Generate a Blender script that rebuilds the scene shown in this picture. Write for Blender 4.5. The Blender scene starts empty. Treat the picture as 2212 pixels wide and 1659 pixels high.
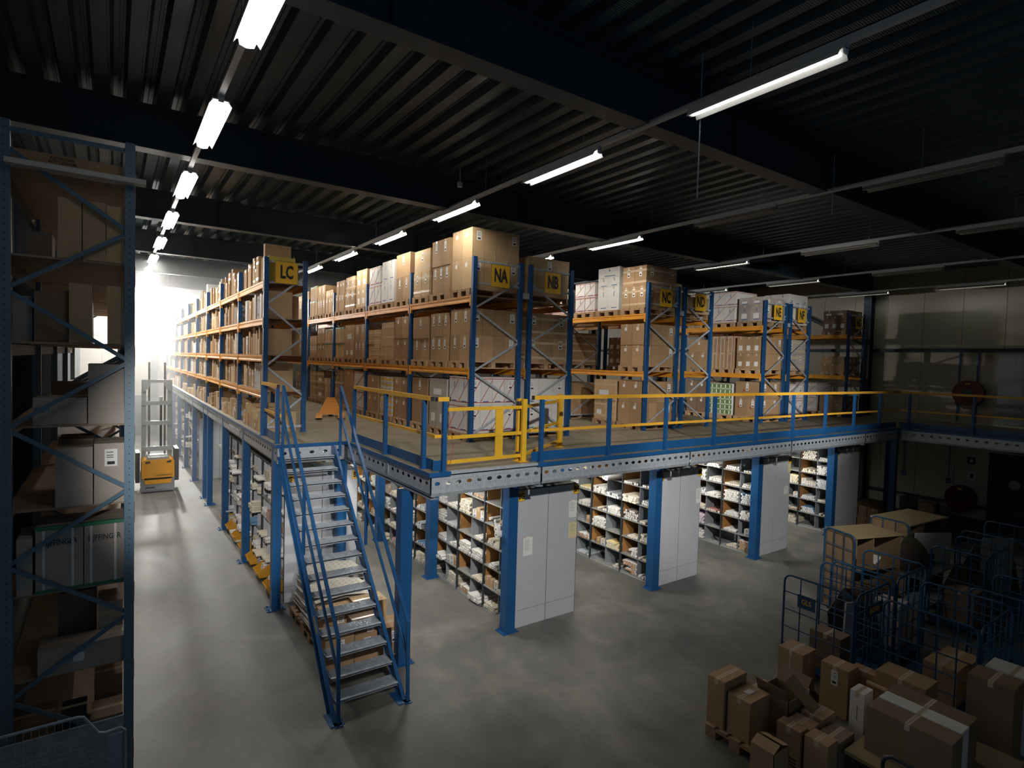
import bpy, math, random
from mathutils import Vector, Matrix
R_ = random.Random(11)
S = bpy.context.scene
COL = S.collection
# ------------------------------------------------------------------ camera
F, YAW, PIT, ROL, CZ = 1237.55, 0.60909, -0.037988, 0.028281, 4.646
fw = Vector((math.sin(YAW)*math.cos(PIT), math.cos(YAW)*math.cos(PIT), math.sin(PIT)))
r0 = Vector((math.cos(YAW), -math.sin(YAW), 0)); u0 = r0.cross(fw)
rr = r0*math.cos(ROL)+u0*math.sin(ROL); uu = -r0*math.sin(ROL)+u0*math.cos(ROL)
cam = bpy.data.objects.new('camera', bpy.data.cameras.new('camera')); COL.objects.link(cam)
cam.matrix_world = Matrix(((rr.x, uu.x, -fw.x, 0), (rr.y, uu.y, -fw.y, 0), (rr.z, uu.z, -fw.z, CZ), (0, 0, 0, 1)))
cam.data.sensor_width = 36; cam.data.lens = F/2212*36; cam.data.clip_start = .05; cam.data.clip_end = 200
S.camera = cam
# ------------------------------------------------------------------ world, exposure, lamps' strength
W = bpy.data.worlds.new('world'); S.world = W; W.use_nodes = True
W.node_tree.nodes['Background'].inputs[0].default_value = (.30, .55, .85, 1)
W.node_tree.nodes['Background'].inputs[1].default_value = .26
S.view_settings.view_transform = 'Standard'; S.view_settings.look = 'None'
S.view_settings.gamma = 1; S.view_settings.use_curve_mapping = False
S.view_settings.exposure = 0.0
S.cycles.max_bounces = 5; S.cycles.diffuse_bounces = 3; S.cycles.glossy_bounces = 2
S.cycles.transmission_bounces = 3; S.cycles.sample_clamp_indirect = 3
S.cycles.caustics_reflective = False; S.cycles.caustics_refractive = False
E_AISLE, E_ROW2, E_ROW3, E_DIM, E_UNDER = 215, 120, 150, 6, 190
# ------------------------------------------------------------------ materials
MT = {}
def mat(name, col, rough=.6, metal=0, var=0, scale=8, objrand=0, emit=0, bump=0, stretch=None, spec=.5):
    if name in MT: return MT[name]
    m = bpy.data.materials.new(name); m.use_nodes = True; nt = m.node_tree; N = nt.nodes; L = nt.links
    b = N['Principled BSDF']; b.inputs['Roughness'].default_value = rough; b.inputs['Metallic'].default_value = metal
    b.inputs['Specular IOR Level'].default_value = spec
    c = (*col, 1); b.inputs['Base Color'].default_value = c
    if emit:
        b.inputs['Emission Color'].default_value = c; b.inputs['Emission Strength'].default_value = emit
        b.inputs['Base Color'].default_value = (.8, .8, .8, 1)
    if var or bump:
        tc = N.new('ShaderNodeTexCoord'); mp = N.new('ShaderNodeMapping'); L.new(tc.outputs['Object'], mp.inputs[0])
        if stretch: mp.inputs['Scale'].default_value = stretch
        nz = N.new('ShaderNodeTexNoise'); nz.inputs['Scale'].default_value = scale; nz.inputs['Detail'].default_value = 4
        L.new(mp.outputs[0], nz.inputs[0])
    if var or objrand:
        hs = N.new('ShaderNodeHueSaturation'); hs.inputs['Color'].default_value = c
        v = None
        if var:
            mr = N.new('ShaderNodeMapRange'); mr.inputs[1].default_value = .3; mr.inputs[2].default_value = .7
            mr.inputs[3].default_value = 1-var; mr.inputs[4].default_value = 1+var; L.new(nz.outputs[0], mr.inputs[0]); v = mr.outputs[0]
        if objrand:
            oi = N.new('ShaderNodeObjectInfo'); m2 = N.new('ShaderNodeMapRange')
            m2.inputs[3].default_value = 1-objrand; m2.inputs[4].default_value = 1+objrand; L.new(oi.outputs['Random'], m2.inputs[0])
            if v:
                mu = N.new('ShaderNodeMath'); mu.operation = 'MULTIPLY'; L.new(v, mu.inputs[0]); L.new(m2.outputs[0], mu.inputs[1]); v = mu.outputs[0]
            else: v = m2.outputs[0]
        L.new(v, hs.inputs['Value']); L.new(hs.outputs[0], b.inputs['Base Color'])
    if bump:
        bp = N.new('ShaderNodeBump'); bp.inputs['Strength'].default_value = bump; bp.inputs['Distance'].default_value = .02
        L.new(nz.outputs[0], bp.inputs['Height']); L.new(bp.outputs[0], b.inputs['Normal'])
    MT[name] = m; return m
BLUE = mat('blue_steel', (.012, .085, .24), .35, 0, .12, 3)
BLUED = mat('blue_grey_steel', (.09, .17, .25), .4, 0, .15, 4)
CBLUE = mat('cage_blue', (.01, .06, .14), .35, 0, .1, 5)
ORANGE = mat('orange_beam', (.80, .34, .035), .45, 0, .1, 4)
YEL = mat('rail_yellow', (.78, .42, .04), .4, 0, .08, 4)
YEL2 = mat('gate_yellow', (.72, .42, .03), .4, 0, .08, 4)
GALV = mat('galvanised', (.46, .51, .57), .38, .25, .15, 18)
GALVD = mat('galvanised_dull', (.33, .37, .42), .5, .4, .15, 14)
CARD = mat('cardboard', (.40, .255, .135), .8, 0, .05, 5, .16)
CARD2 = mat('cardboard_pale', (.52, .36, .20), .8, 0, .05, 5, .14)
CARDD = mat('cardboard_dark', (.235, .16, .105), .85, 0, .06, 5, .15)
CARDG = mat('cardboard_grey', (.42, .37, .33), .8, 0, .05, 5, .12)
WHITE = mat('white_carton', (.70, .69, .67), .7, 0, .04, 4, .06)
PAPER = mat('label_paper', (.80, .80, .79), .7)
PAPY = mat('yellow_paper', (.75, .66, .38), .7)
INK = mat('black_ink', (.02, .02, .025), .7)
BLUEINK = mat('blue_ink', (.05, .14, .38), .7)
RED = mat('red_strap', (.42, .06, .035), .6)
REDL = mat('red_label', (.75, .10, .05), .6)
TAPE = mat('clear_tape', (.62, .50, .36), .25)
STRAP = mat('white_strap', (.75, .75, .76), .4)
GREENT = mat('green_tape', (.03, .20, .10), .45)
WOOD = mat('pallet_wood', (.42, .27, .15), .8, 0, .2, 6, .18, stretch=(1, 8, 8))
BOARD = mat('shelf_board', (.34, .25, .18), .75, 0, .12, 9, .06)
PANEL = mat('grey_panel', (.50, .52, .57), .5, 0, .03, 2)
SHELF = mat('shelf_metal', (.34, .36, .37), .45, .2, .06, 6)
DARKP = mat('dark_upright', (.035, .04, .045), .5)
DIVID = mat('divider_metal', (.33, .36, .39), .5, .2, .08, 5)
BROWNP = mat('hardboard', (.42, .20, .06), .7, 0, .06, 20)
SIGNY = mat('sign_yellow', (.85, .50, .03), .5)
BEAM = mat('roof_beam_paint', (.03, .05, .072), .5, 0, .1, 2)
HOUS = mat('lamp_housing', (.42, .44, .46), .45)
REFL = mat('lamp_reflector', (.65, .66, .66), .35)
BLACK = mat('black_plastic', (.02, .02, .022), .5)
GREY = mat('truck_grey', (.33, .36, .38), .45)
GREYL = mat('mast_grey', (.42, .46, .48), .4)
TYEL = mat('truck_yellow', (.95, .42, .01), .35)
WALLM = None

def tube_mat(n, col, e): return mat(n, col, .5, emit=e)

def mk_special(name, build):
    m = bpy.data.materials.new(name); m.use_nodes = True
    build(m.node_tree, m.node_tree.nodes, m.node_tree.links, m.node_tree.nodes['Principled BSDF']); MT[name] = m; return m
def ramp(N, pts):
    r = N.new('ShaderNodeValToRGB'); e = r.color_ramp.elements
    e[0].position, e[0].color = pts[0][0], (*pts[0][1], 1); e[1].position, e[1].color = pts[-1][0], (*pts[-1][1], 1)
    for p, c in pts[1:-1]:
        q = e.new(p); q.color = (*c, 1)
    return r
def b_floor(nt, N, L, b):
    tc = N.new('ShaderNodeTexCoord')
    n1 = N.new('ShaderNodeTexNoise'); n1.inputs['Scale'].default_value = .7; n1.inputs['Detail'].default_value = 9; n1.inputs['Roughness'].default_value = .62
    n1.inputs['Distortion'].default_value = .8
    L.new(tc.outputs['Object'], n1.inputs[0])
    r = ramp(N, [(.34, (.092, .095, .092)), (.5, (.15, .15, .138)), (.66, (.225, .218, .195))]); L.new(n1.outputs[0], r.inputs[0])
    mp = N.new('ShaderNodeMapping'); mp.inputs['Scale'].default_value = (2.2, .7, 1); L.new(tc.outputs['Object'], mp.inputs[0])
    n2 = N.new('ShaderNodeTexNoise'); n2.inputs['Scale'].default_value = 1.2; n2.inputs['Detail'].default_value = 6; L.new(mp.outputs[0], n2.inputs[0])
    r2 = ramp(N, [(.35, (.85, .85, .85)), (.65, (1.1, 1.1, 1.1))]); L.new(n2.outputs[0], r2.inputs[0])
    # worn squares and scratches of old marking
    vo = N.new('ShaderNodeTexVoronoi'); vo.feature = 'DISTANCE_TO_EDGE'; vo.inputs['Scale'].default_value = .5; L.new(tc.outputs['Object'], vo.inputs[0])
    r3 = ramp(N, [(0, (1.18, 1.18, 1.16)), (.012, (1, 1, 1))]); L.new(vo.outputs[0], r3.inputs[0])
    m1 = N.new('ShaderNodeMix'); m1.data_type = 'RGBA'; m1.blend_type = 'MULTIPLY'; m1.inputs[0].default_value = .8
    L.new(r.outputs[0], m1.inputs[6]); L.new(r2.outputs[0], m1.inputs[7])
    m2 = N.new('ShaderNodeMix'); m2.data_type = 'RGBA'; m2.blend_type = 'MULTIPLY'; m2.inputs[0].default_value = .6
    L.new(m1.outputs[2], m2.inputs[6]); L.new(r3.outputs[0], m2.inputs[7])
    L.new(m2.outputs[2], b.inputs['Base Color'])
    rm = N.new('ShaderNodeMapRange'); rm.inputs[3].default_value = .4; rm.inputs[4].default_value = .72; L.new(n1.outputs[0], rm.inputs[0]); L.new(rm.outputs[0], b.inputs['Roughness'])
    bp = N.new('ShaderNodeBump'); bp.inputs['Strength'].default_value = .12; L.new(n2.outputs[0], bp.inputs['Height']); L.new(bp.outputs[0], b.inputs['Normal'])
FLOOR = mk_special('concrete_floor', b_floor)
def b_deck(nt, N, L, b):
    tc = N.new('ShaderNodeTexCoord')
    br = N.new('ShaderNodeTexBrick'); br.inputs['Scale'].default_value = 1; br.inputs['Brick Width'].default_value = 2.4; br.inputs['Row Height'].default_value = .9
    br.inputs['Mortar Size'].default_value = .004; br.inputs['Color1'].default_value = (.25, .21, .145, 1); br.inputs['Color2'].default_value = (.225, .19, .13, 1); br.inputs['Mortar'].default_value = (.16, .13, .09, 1)
    L.new(tc.outputs['Object'], br.inputs[0])
    n1 = N.new('ShaderNodeTexNoise'); n1.inputs['Scale'].default_value = 2.2; n1.inputs['Detail'].default_value = 8; L.new(tc.outputs['Object'], n1.inputs[0])
    r = ramp(N, [(.3, (.8, .8, .8)), (.7, (1.15, 1.15, 1.15))]); L.new(n1.outputs[0], r.inputs[0])
    m = N.new('ShaderNodeMix'); m.data_type = 'RGBA'; m.blend_type = 'MULTIPLY'; m.inputs[0].default_value = 1
    L.new(br.outputs[0], m.inputs[6]); L.new(r.outputs[0], m.inputs[7]); L.new(m.outputs[2], b.inputs['Base Color']); b.inputs['Roughness'].default_value = .65
DECK = mk_special('chipboard_deck', b_deck)
def b_wall(nt, N, L, b):
    tc = N.new('ShaderNodeTexCoord')
    n1 = N.new('ShaderNodeTexNoise'); n1.inputs['Scale'].default_value = .4; L.new(tc.outputs['Object'], n1.inputs[0])
    r = ramp(N, [(.3, (.50, .46, .36)), (.7, (.60, .56, .45))]); L.new(n1.outputs[0], r.inputs[0]); L.new(r.outputs[0], b.inputs['Base Color'])
    b.inputs['Roughness'].default_value = .45
    wv = N.new('ShaderNodeTexWave'); wv.inputs['Scale'].default_value = 9; mp = N.new('ShaderNodeMapping'); mp.inputs['Scale'].default_value = (1, 1, 0)
    wv.bands_direction = 'DIAGONAL'; L.new(tc.outputs['Object'], mp.inputs[0]); L.new(mp.outputs[0], wv.inputs[0])
    bp = N.new('ShaderNodeBump'); bp.inputs['Strength'].default_value = .08; L.new(wv.outputs[0], bp.inputs['Height']); L.new(bp.outputs[0], b.inputs['Normal'])
WALLM = mk_special('wall_panels', b_wall)
def b_ceil(nt, N, L, b):
    tc = N.new('ShaderNodeTexCoord'); n1 = N.new('ShaderNodeTexNoise'); n1.inputs['Scale'].default_value = 1.2; n1.inputs['Detail'].default_value = 6
    L.new(tc.outputs['Object'], n1.inputs[0]); r = ramp(N, [(.3, (.04, .07, .10)), (.7, (.07, .11, .145))]); L.new(n1.outputs[0], r.inputs[0])
    L.new(r.outputs[0], b.inputs['Base Color']); b.inputs['Roughness'].default_value = .30; b.inputs['Metallic'].default_value = .5
    wv = N.new('ShaderNodeTexWave'); wv.inputs['Scale'].default_value = 12; wv.bands_direction = 'Y'; L.new(tc.outputs['Object'], wv.inputs[0])
    bp = N.new('ShaderNodeBump'); bp.inputs['Strength'].default_value = .25; bp.inputs['Distance'].default_value = .01; L.new(wv.outputs[0], bp.inputs['Height']); L.new(bp.outputs[0], b.inputs['Normal'])
CEIL = mk_special('roof_sheet', b_ceil)
def dots(name, base, dot, pz=.05, off=.022, sz=.006, fr=.2):
    def f(nt, N, L, b):
        tc = N.new('ShaderNodeTexCoord'); sx = N.new('ShaderNodeSeparateXYZ'); L.new(tc.outputs['Object'], sx.inputs[0])
        def mth(op, a, c=None, v=None):
            m = N.new('ShaderNodeMath'); m.operation = op; L.new(a, m.inputs[0])
            if c is not None: m.inputs[1].default_value = c
            if v is not None: L.new(v, m.inputs[1])
            return m.outputs[0]
        fz = mth('LESS_THAN', mth('ABSOLUTE', mth('SUBTRACT', mth('FRACT', mth('DIVIDE', sx.outputs[2], pz)), .5)), fr)
        ax = mth('LESS_THAN', mth('ABSOLUTE', mth('SUBTRACT', mth('ABSOLUTE', sx.outputs[0]), off)), sz)
        ay = mth('LESS_THAN', mth('ABSOLUTE', mth('SUBTRACT', mth('ABSOLUTE', sx.outputs[1]), off)), sz)
        k = mth('MULTIPLY', fz, v=mth('MAXIMUM', ax, v=ay))
        mx = N.new('ShaderNodeMix'); mx.data_type = 'RGBA'; L.new(k, mx.inputs[0]); mx.inputs[6].default_value = (*base, 1); mx.inputs[7].default_value = (*dot, 1)
        L.new(mx.outputs[2], b.inputs['Base Color']); b.inputs['Roughness'].default_value = .38
    return mk_special(name, f)
UPB = dots('upright_blue', (.012, .08, .23), (.004, .01, .03))
UPG = dots('upright_blue_grey', (.12, .20, .28), (.006, .012, .02), .075, 0, .005, .08)

# ------------------------------------------------------------------ mesh helpers
class MB:
    def __init__(s): s.v = []; s.f = []; s.m = []
    def quad(s, pts, mi=0):
        n = len(s.v); s.v += [tuple(p) for p in pts]; s.f.append(tuple(range(n, n+len(pts)))); s.m.append(mi); return s
    def box(s, x0, y0, z0, x1, y1, z1, mi=0, M=None):
        if x1 < x0: x0, x1 = x1, x0
        if y1 < y0: y0, y1 = y1, y0
        if z1 < z0: z0, z1 = z1, z0
        n = len(s.v); P = [(x, y, z) for z in (z0, z1) for y in (y0, y1) for x in (x0, x1)]
        if M is not None: P = [tuple(M @ Vector(p)) for p in P]
        s.v += P
        for q in ((0, 2, 3, 1), (4, 5, 7, 6), (0, 1, 5, 4), (2, 6, 7, 3), (0, 4, 6, 2), (1, 3, 7, 5)):
            s.f.append(tuple(n+i for i in q)); s.m.append(mi)
        return s
    def bar(s, p0, p1, w, h, mi=0, up=(0, 0, 1)):
        p0, p1 = Vector(p0), Vector(p1); d = p1-p0; l = d.length; d.normalize()
        u = Vector(up)
        if abs(d.dot(u)) > .98: u = Vector((0, 1, 0))
        a = d.cross(u).normalized(); c = a.cross(d)
        M = Matrix(((a.x, d.x, c.x, p0.x), (a.y, d.y, c.y, p0.y), (a.z, d.z, c.z, p0.z), (0, 0, 0, 1)))
        return s.box(-w/2, 0, -h/2, w/2, l, h/2, mi, M)
    def tube(s, pts, r, n=8, mi=0, cap=True, capmi=None):
        P = [Vector(p) for p in pts]; k = len(P); base = len(s.v); pa = None
        for i, p in enumerate(P):
            d = (P[min(i+1, k-1)]-P[max(i-1, 0)]).normalized()
            if pa is None:
                pa = d.cross(Vector((0, 0, 1)))
                if pa.length < .05: pa = d.cross(Vector((0, 1, 0)))
            a = (pa-d*pa.dot(d)).normalized(); pa = a; b = d.cross(a)
            for j in range(n):
                t = 2*math.pi*j/n; s.v.append(tuple(p+(a*math.cos(t)+b*math.sin(t))*r))
        for i in range(k-1):
            for j in range(n):
                q = (j+1) % n; s.f.append((base+i*n+j, base+i*n+q, base+(i+1)*n+q, base+(i+1)*n+j)); s.m.append(mi)
        if cap:
            s.f.append(tuple(base+j for j in range(n))[::-1]); s.m.append(mi if capmi is None else capmi)
            s.f.append(tuple(base+(k-1)*n+j for j in range(n))); s.m.append(mi if capmi is None else capmi)
        return s
    def prism(s, prof, axis, a, b, mi=0):
        """closed 2D profile extruded between a and b along axis (x: (y,z), y: (x,z), z: (x,y))"""
        f = {'x': lambda p, t: (t, p[0], p[1]), 'y': lambda p, t: (p[0], t, p[1]), 'z': lambda p, t: (p[0], p[1], t)}[axis]
        n = len(prof); k = len(s.v); s.v += [f(p, a) for p in prof]+[f(p, b) for p in prof]
        for i in range(n):
            j = (i+1) % n; s.f.append((k+i, k+j, k+n+j, k+n+i)); s.m.append(mi)
        s.f.append(tuple(range(k, k+n))[::-1]); s.m.append(mi); s.f.append(tuple(range(k+n, k+2*n))); s.m.append(mi); return s
    def add(s, o, M=None):
        n = len(s.v); s.v += [tuple(M @ Vector(p)) for p in o.v] if M is not None else o.v
        s.f += [tuple(n+i for i in f) for f in o.f]; s.m += o.m; return s
    def mesh(s, name, mats):
        me = bpy.data.meshes.new(name); me.from_pydata(s.v, [], s.f)
        if not isinstance(mats, (list, tuple)): mats = [mats]
        for m in mats: me.materials.append(m)
        if len(mats) > 1: me.polygons.foreach_set('material_index', s.m)
        me.update(); return me
def link(name, me, parent=None, loc=(0, 0, 0), rz=0):
    o = bpy.data.objects.new(name, me); COL.objects.link(o); o.location = loc
    if rz: o.rotation_euler = (0, 0, rz)
    if parent is not None: o.parent = parent
    return o
def part(name, mb, mats, parent, loc=(0, 0, 0), label=None):
    o = link(name, mb.mesh(name, mats) if isinstance(mb, MB) else mb, parent, loc)
    if label: o['label'] = label
    return o
def tag(o, label, cat, group=None):
    o['label'] = label; o['category'] = cat
    if group: o['group'] = group
    return o
def thing(name, label, cat, loc=(0, 0, 0), rz=0, group=None): return tag(link(name, None, None, loc, rz), label, cat, group)
def single(name, mb, mats, label, cat, loc=(0, 0, 0), rz=0, group=None):
    return tag(link(name, mb.mesh(name, mats) if isinstance(mb, MB) else mb, None, loc, rz), label, cat, group)
def struct(name, mb, mats):
    o = link(name, mb.mesh(name, mats)); o['kind'] = 'structure'; return o
def dup(root, loc, label=None, group=None, rz=None):
    c = root.copy(); COL.objects.link(c); c.location = loc
    if rz is not None: c.rotation_euler = (0, 0, rz)
    if label: c['label'] = label
    if group: c['group'] = group
    for ch in list(root.children):
        k = ch.copy(); COL.objects.link(k); k.parent = c
        for g in list(ch.children):
            q = g.copy(); COL.objects.link(q); q.parent = k
    return c
TX = {}
def text(s, h, m, sx=1.0, depth=.0015):
    """mesh of lettering in the XZ plane facing -Y, centred"""
    key = (s, h, m.name, sx)
    if key in TX: return TX[key]
    cu = bpy.data.curves.new('lettering', 'FONT'); cu.body = s; cu.size = h/.69; cu.extrude = depth; cu.align_x = 'CENTER'; cu.align_y = 'CENTER'; cu.resolution_u = 2; cu.offset = cu.size*(.034 if sx < .7 else .008)
    o = bpy.data.objects.new('t', cu); COL.objects.link(o); bpy.context.view_layer.update()
    me = bpy.data.meshes.new_from_object(o); bpy.data.objects.remove(o)
    me.transform(Matrix.Rotation(math.pi/2, 4, 'X') @ Matrix.Scale(sx, 4, (1, 0, 0))); me.materials.clear(); me.materials.append(m); TX[key] = me; return me
ORD = ['first', 'second', 'third', 'fourth', 'fifth', 'sixth', 'seventh', 'eighth', 'ninth', 'tenth', 'eleventh', 'twelfth', 'thirteenth', 'fourteenth', 'fifteenth', 'sixteenth', 'seventeenth', 'eighteenth', 'nineteenth', 'twentieth']
H = 3.067      # deck level

# ------------------------------------------------------------------ room shell
XW, XL0, YB, YF, ZC = 22.95, -1.6, 38.0, -3.0, 8.15
struct('floor', MB().box(XL0-.2, YF-.2, -.2, XW+.2, YB+.2, 0), FLOOR)
def ceiling():
    m = MB(); p = .35; x = XL0; pr = []
    while x < XW+.1:
        pr += [(x, 0), (x+.14, 0), (x+.145, .012), (x+.165, .012), (x+.205, .10), (x+.255, .10), (x+.26, .088), (x+.285, .088), (x+.29, .10), (x+.31, .10)]; x += p
    pr = [(a, ZC+b) for a, b in pr]
    for i in range(len(pr)-1):
        a, b = pr[i], pr[i+1]
        m.quad([(a[0], YF, a[1]), (b[0], YF, b[1]), (b[0], YB, b[1]), (a[0], YB, a[1])])
    return m
struct('ceiling', ceiling(), CEIL)
struct('trim_1', MB().box(XL0-.2, YF-.2, ZC+.12, XW+.2, YB+.2, ZC+.3), BEAM)
def wall_x(x, s):
    m = MB()
    y = YF
    k = 0
    while y < YB:
        y2 = min(y+1.12, YB); m.box(x, y+.006, 0, x+s*.12, y2-.006, ZC+.12, 0); m.box(x+s*.01, y-.006, 0, x+s*.12, y+.006, ZC+.12, 1); y = y2; k += 1
    return m
struct('wall_right', wall_x(XW, 1), [WALLM, DARKP])
struct('wall_left', wall_x(XL0, -1), [WALLM, DARKP])
def wall_y(y, s):
    m = MB(); x = XL0
    while x < XW:
        x2 = min(x+1.12, XW); m.box(x+.006, y, 0, x2-.006, y+s*.12, ZC+.12, 0); m.box(x-.006, y+s*.01, 0, x+.006, y+s*.12, ZC+.12, 1); x = x2
    return m
struct('wall_back', wall_y(YB, 1), [WALLM, DARKP])
mwf = MB(); xq = 5.0
while xq < XW: mwf.box(xq+.006, YF-.12, 0, min(xq+1.12, XW)-.006, YF, ZC+.12, 0).box(xq-.006, YF-.11, 0, xq+.006, YF-.01, ZC+.12, 1); xq += 1.12
struct('wall_front', mwf, [WALLM, DARKP])  # unseen wall; opening at its left shaped to admit blue fill light
# roof beams along X with their wall columns
BY = [-.15+4.95*i for i in range(1, 8)]
tn = 2
for y in BY:
    m = MB(); zb = 7.53; zt = ZC-.002
    m.box(XL0, y, zb, XW, y+.26, zb+.025).box(XL0, y, zt-.025, XW, y+.26, zt).box(XL0, y+.12, zb+.02, XW, y+.14, zt-.02)
    for X in range(2, 22, 5): m.box(X, y+.01, zb+.02, X+.015, y+.25, zt-.02)
    struct('trim_%d' % tn, m, BEAM); tn += 1
    for xa in (XW-.001, XL0+.301):
        m = MB(); m.box(xa-.3, y, 0, xa-.275, y+.26, 7.55).box(xa-.025, y, 0, xa, y+.26, 7.55).box(xa-.28, y+.12, 0, xa-.02, y+.14, 7.55)
        for i in range(6): m.tube([(xa-.29, y+.05+.16*(i % 2), 7.6+.09*(i//2)), (xa-.31, y+.05+.16*(i % 2), 7.6+.09*(i//2))], .012, 6)
        struct('trim_%d' % tn, m, BEAM); tn += 1
# purlins on the walls
for z in (.40, 2.0, 5.45):
    struct('trim_%d' % tn, MB().box(XW-.09, YF, z-.06, XW-.001, BY[0], z+.06).box(XW-.09, BY[0]+.26, z-.06, XW-.001, BY[1], z+.06).box(XW-.09, BY[1]+.26, z-.06, XW-.001, YB, z+.06) if z != 2.0 else MB().box(XL0, YB-.1, 1.95+3.5, XW, YB-.001, 2.05+3.5), BEAM if z != .4 else mat('rail_dark', (.02, .05, .07), .5)); tn += 1
struct('trim_%d' % tn, MB().bar((XW-.12, 9.9, 5.6), (XW-.12, 13.6, 7.5), .1, .1), BEAM); tn += 1
for x in (1.75, 8, 14):
    struct('trim_%d' % tn, MB().box(x, YB-.35, 0, x+.3, YB-.11, ZC-.001), BEAM); tn += 1
struct('door_1', MB().box(.85, YB-.06, 0, 1.75, YB-.001, 2.15).box(.78, YB-.08, 0, .85, YB-.001, 2.22).box(.78, YB-.08, 2.15, 1.75, YB-.001, 2.22), mat('door_dark', (.03, .035, .04), .5))

# ------------------------------------------------------------------ lights
def lamp_col(n, c, e): return tube_mat(n, c, e)
T_A = lamp_col('tube_bright', (1, .97, .9), E_AISLE); T_2 = lamp_col('tube_warm', (1, .93, .80), E_ROW2); T_3 = lamp_col('tube_warm_mid', (1, .93, .82), E_ROW3)
T_D = lamp_col('tube_dim', (.85, .92, .85), E_DIM); T_U = lamp_col('tube_under', (1, .94, .84), E_UNDER); T_OFF = mat('tube_off', (.3, .3, .27), .3)
T_N = lamp_col('tube_near', (1, .95, .85), 3); T_M = lamp_col('tube_medium', (1, .97, .92), 9); T_M3 = lamp_col('tube_aisle_third', (1, .97, .92), 85); T_M2 = lamp_col('tube_medium_far', (1, .97, .92), 24)
ZL = 7.45
FIX = {}
def fixture_meshes(L, t, wide=False):
    k = (round(L, 2), t.name, wide)
    if k not in FIX:
        h = MB().box(-.035, 0, .02, .035, L, .06)
        if wide: h.box(-.09, .01, .003, .09, L-.01, .02)
        r = MB(); wf = 1.3 if wide else 1
        for sx in (-1, 1):
            pts = [(sx*.03, .03), (sx*.07*wf, .0), (sx*.09*wf, -.042), (sx*.087*wf, -.047), (sx*.065*wf, -.006), (sx*.03, .02)]
            r.prism(pts if sx > 0 else pts[::-1], 'y', .03, L-.03)
        r.box(-.028, 0, -.02, .028, .02, .03).box(-.028, L-.02, -.02, .028, L, .03)
        FIX[k] = (h.mesh('housing', HOUS), r.mesh('reflector', mat('reflector_shaded', (.22, .21, .18), .4) if t.name in ('tube_off', 'tube_dim') else REFL), (MB().prism([(-.07, .0), (-.06, -.05), (0, -.065), (.06, -.05), (.07, .0)], 'y', .03, L-.03) if wide else MB().tube([(0, .05, -.012), (0, L-.05, -.012)], .022, 8)).mesh('tube', t))  # off and dim fixtures get a darker reflector copy, shade put in its colour
    return FIX[k]
def fixture(x, y, L, t, label, grp, z=ZL):
    o = thing('light_fixture', label, 'light fixture', (x, y, z), 0, grp); h, r, tb = fixture_meshes(L, t, x < 1.2)
    part('housing', h, None, o); part('reflector', r, None, o); part('tube', tb, None, o); return o
def trunk(x, y0, y1, label):
    o = thing('light_trunking', label, 'lighting track', (x, y0, ZL+.06), 0, 'lighting tracks under the roof')
    part('rail', MB().box(-.032, 0, 0, .032, y1-y0, .055), HOUS, o)
    y = y0+1.4
    while y < y1:
        part('suspension_wire', MB().tube([(0, y-y0, .05), (0, y-y0, ZC-ZL-.07)], .005, 5), GALVD, o); y += 2.5
    return o
where = ['the left aisle', 'the aisle between racks LC and NA', 'the aisle between racks NB and NC', 'the aisle between racks ND and NE', 'the aisle between racks NF and NG', 'the right wall']
RX = [.98, 5.26, 9.45, 13.65, 17.95, 22.2]
for i, x in enumerate(RX): trunk(x, YF+.1, YB-.5 if i else YB-1.2, 'long grey lighting track hung under the roof over '+where[i])
for j in range(0, 11):
    fixture(RX[0], 4.1+3.1*j-.02, 1.65, T_M if j < 2 else T_M2 if j < 3 else T_M3 if j < 5 else T_A, 'bright strip light over the left aisle, %s of the lit row counted from the camera' % ORD[j], 'lit strip lights over the left aisle')
for j in range(0, 8):
    fixture(RX[1], 2.57+3.1*j, 1.67, T_N if j == 0 else T_M if j == 1 else T_2, 'lit strip light above the aisle before rack NA, %s from the camera' % ORD[j], 'lit strip lights before rack NA')
for j in range(0, 5):
    fixture(RX[2], 2.57+3.1*j, 1.7, T_OFF if j < 2 else T_3, ('unlit' if j < 2 else 'lit')+' strip light above the aisle before rack NC, %s from the camera' % ORD[j], 'strip lights before rack NC')
for j in range(0, 4):
    fixture(RX[3], 2.7+3.1*j, 1.7, T_OFF if j < 2 else T_D, ('unlit' if j < 2 else 'dimly lit')+' strip light above the aisle before rack NE, %s from the camera' % ORD[j], 'strip lights before rack NE')
for j in range(0, 3):
    fixture(RX[4], 6.0-.0+3.25*j, 1.75, T_OFF if j < 1 else T_D, ('unlit' if j < 1 else 'dimly lit')+' strip light above the aisle before rack NG, %s from the camera' % ORD[j], 'strip lights before rack NG')
for j in range(0, 2):
    fixture(RX[5], 5.8+3.2*j, 1.8, T_D, 'dimly lit strip light beside the right wall, %s from the camera' % ORD[j], 'strip lights beside the right wall')
for k, (x, n) in enumerate(((4.75, 5), (8.3, 3), (12.0, 2), (15.75, 2), (3.3, 0))):
    for j in range(n):
        fixture(x, 8.6+3.2*j, 1.5, T_U, 'lit strip light under the platform beside shelf block %s, %s from the front edge' % (['BG', 'BJ', 'BL', 'BN', 'BE'][k], ORD[j]), 'strip lights under the platform', 2.70)
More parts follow.
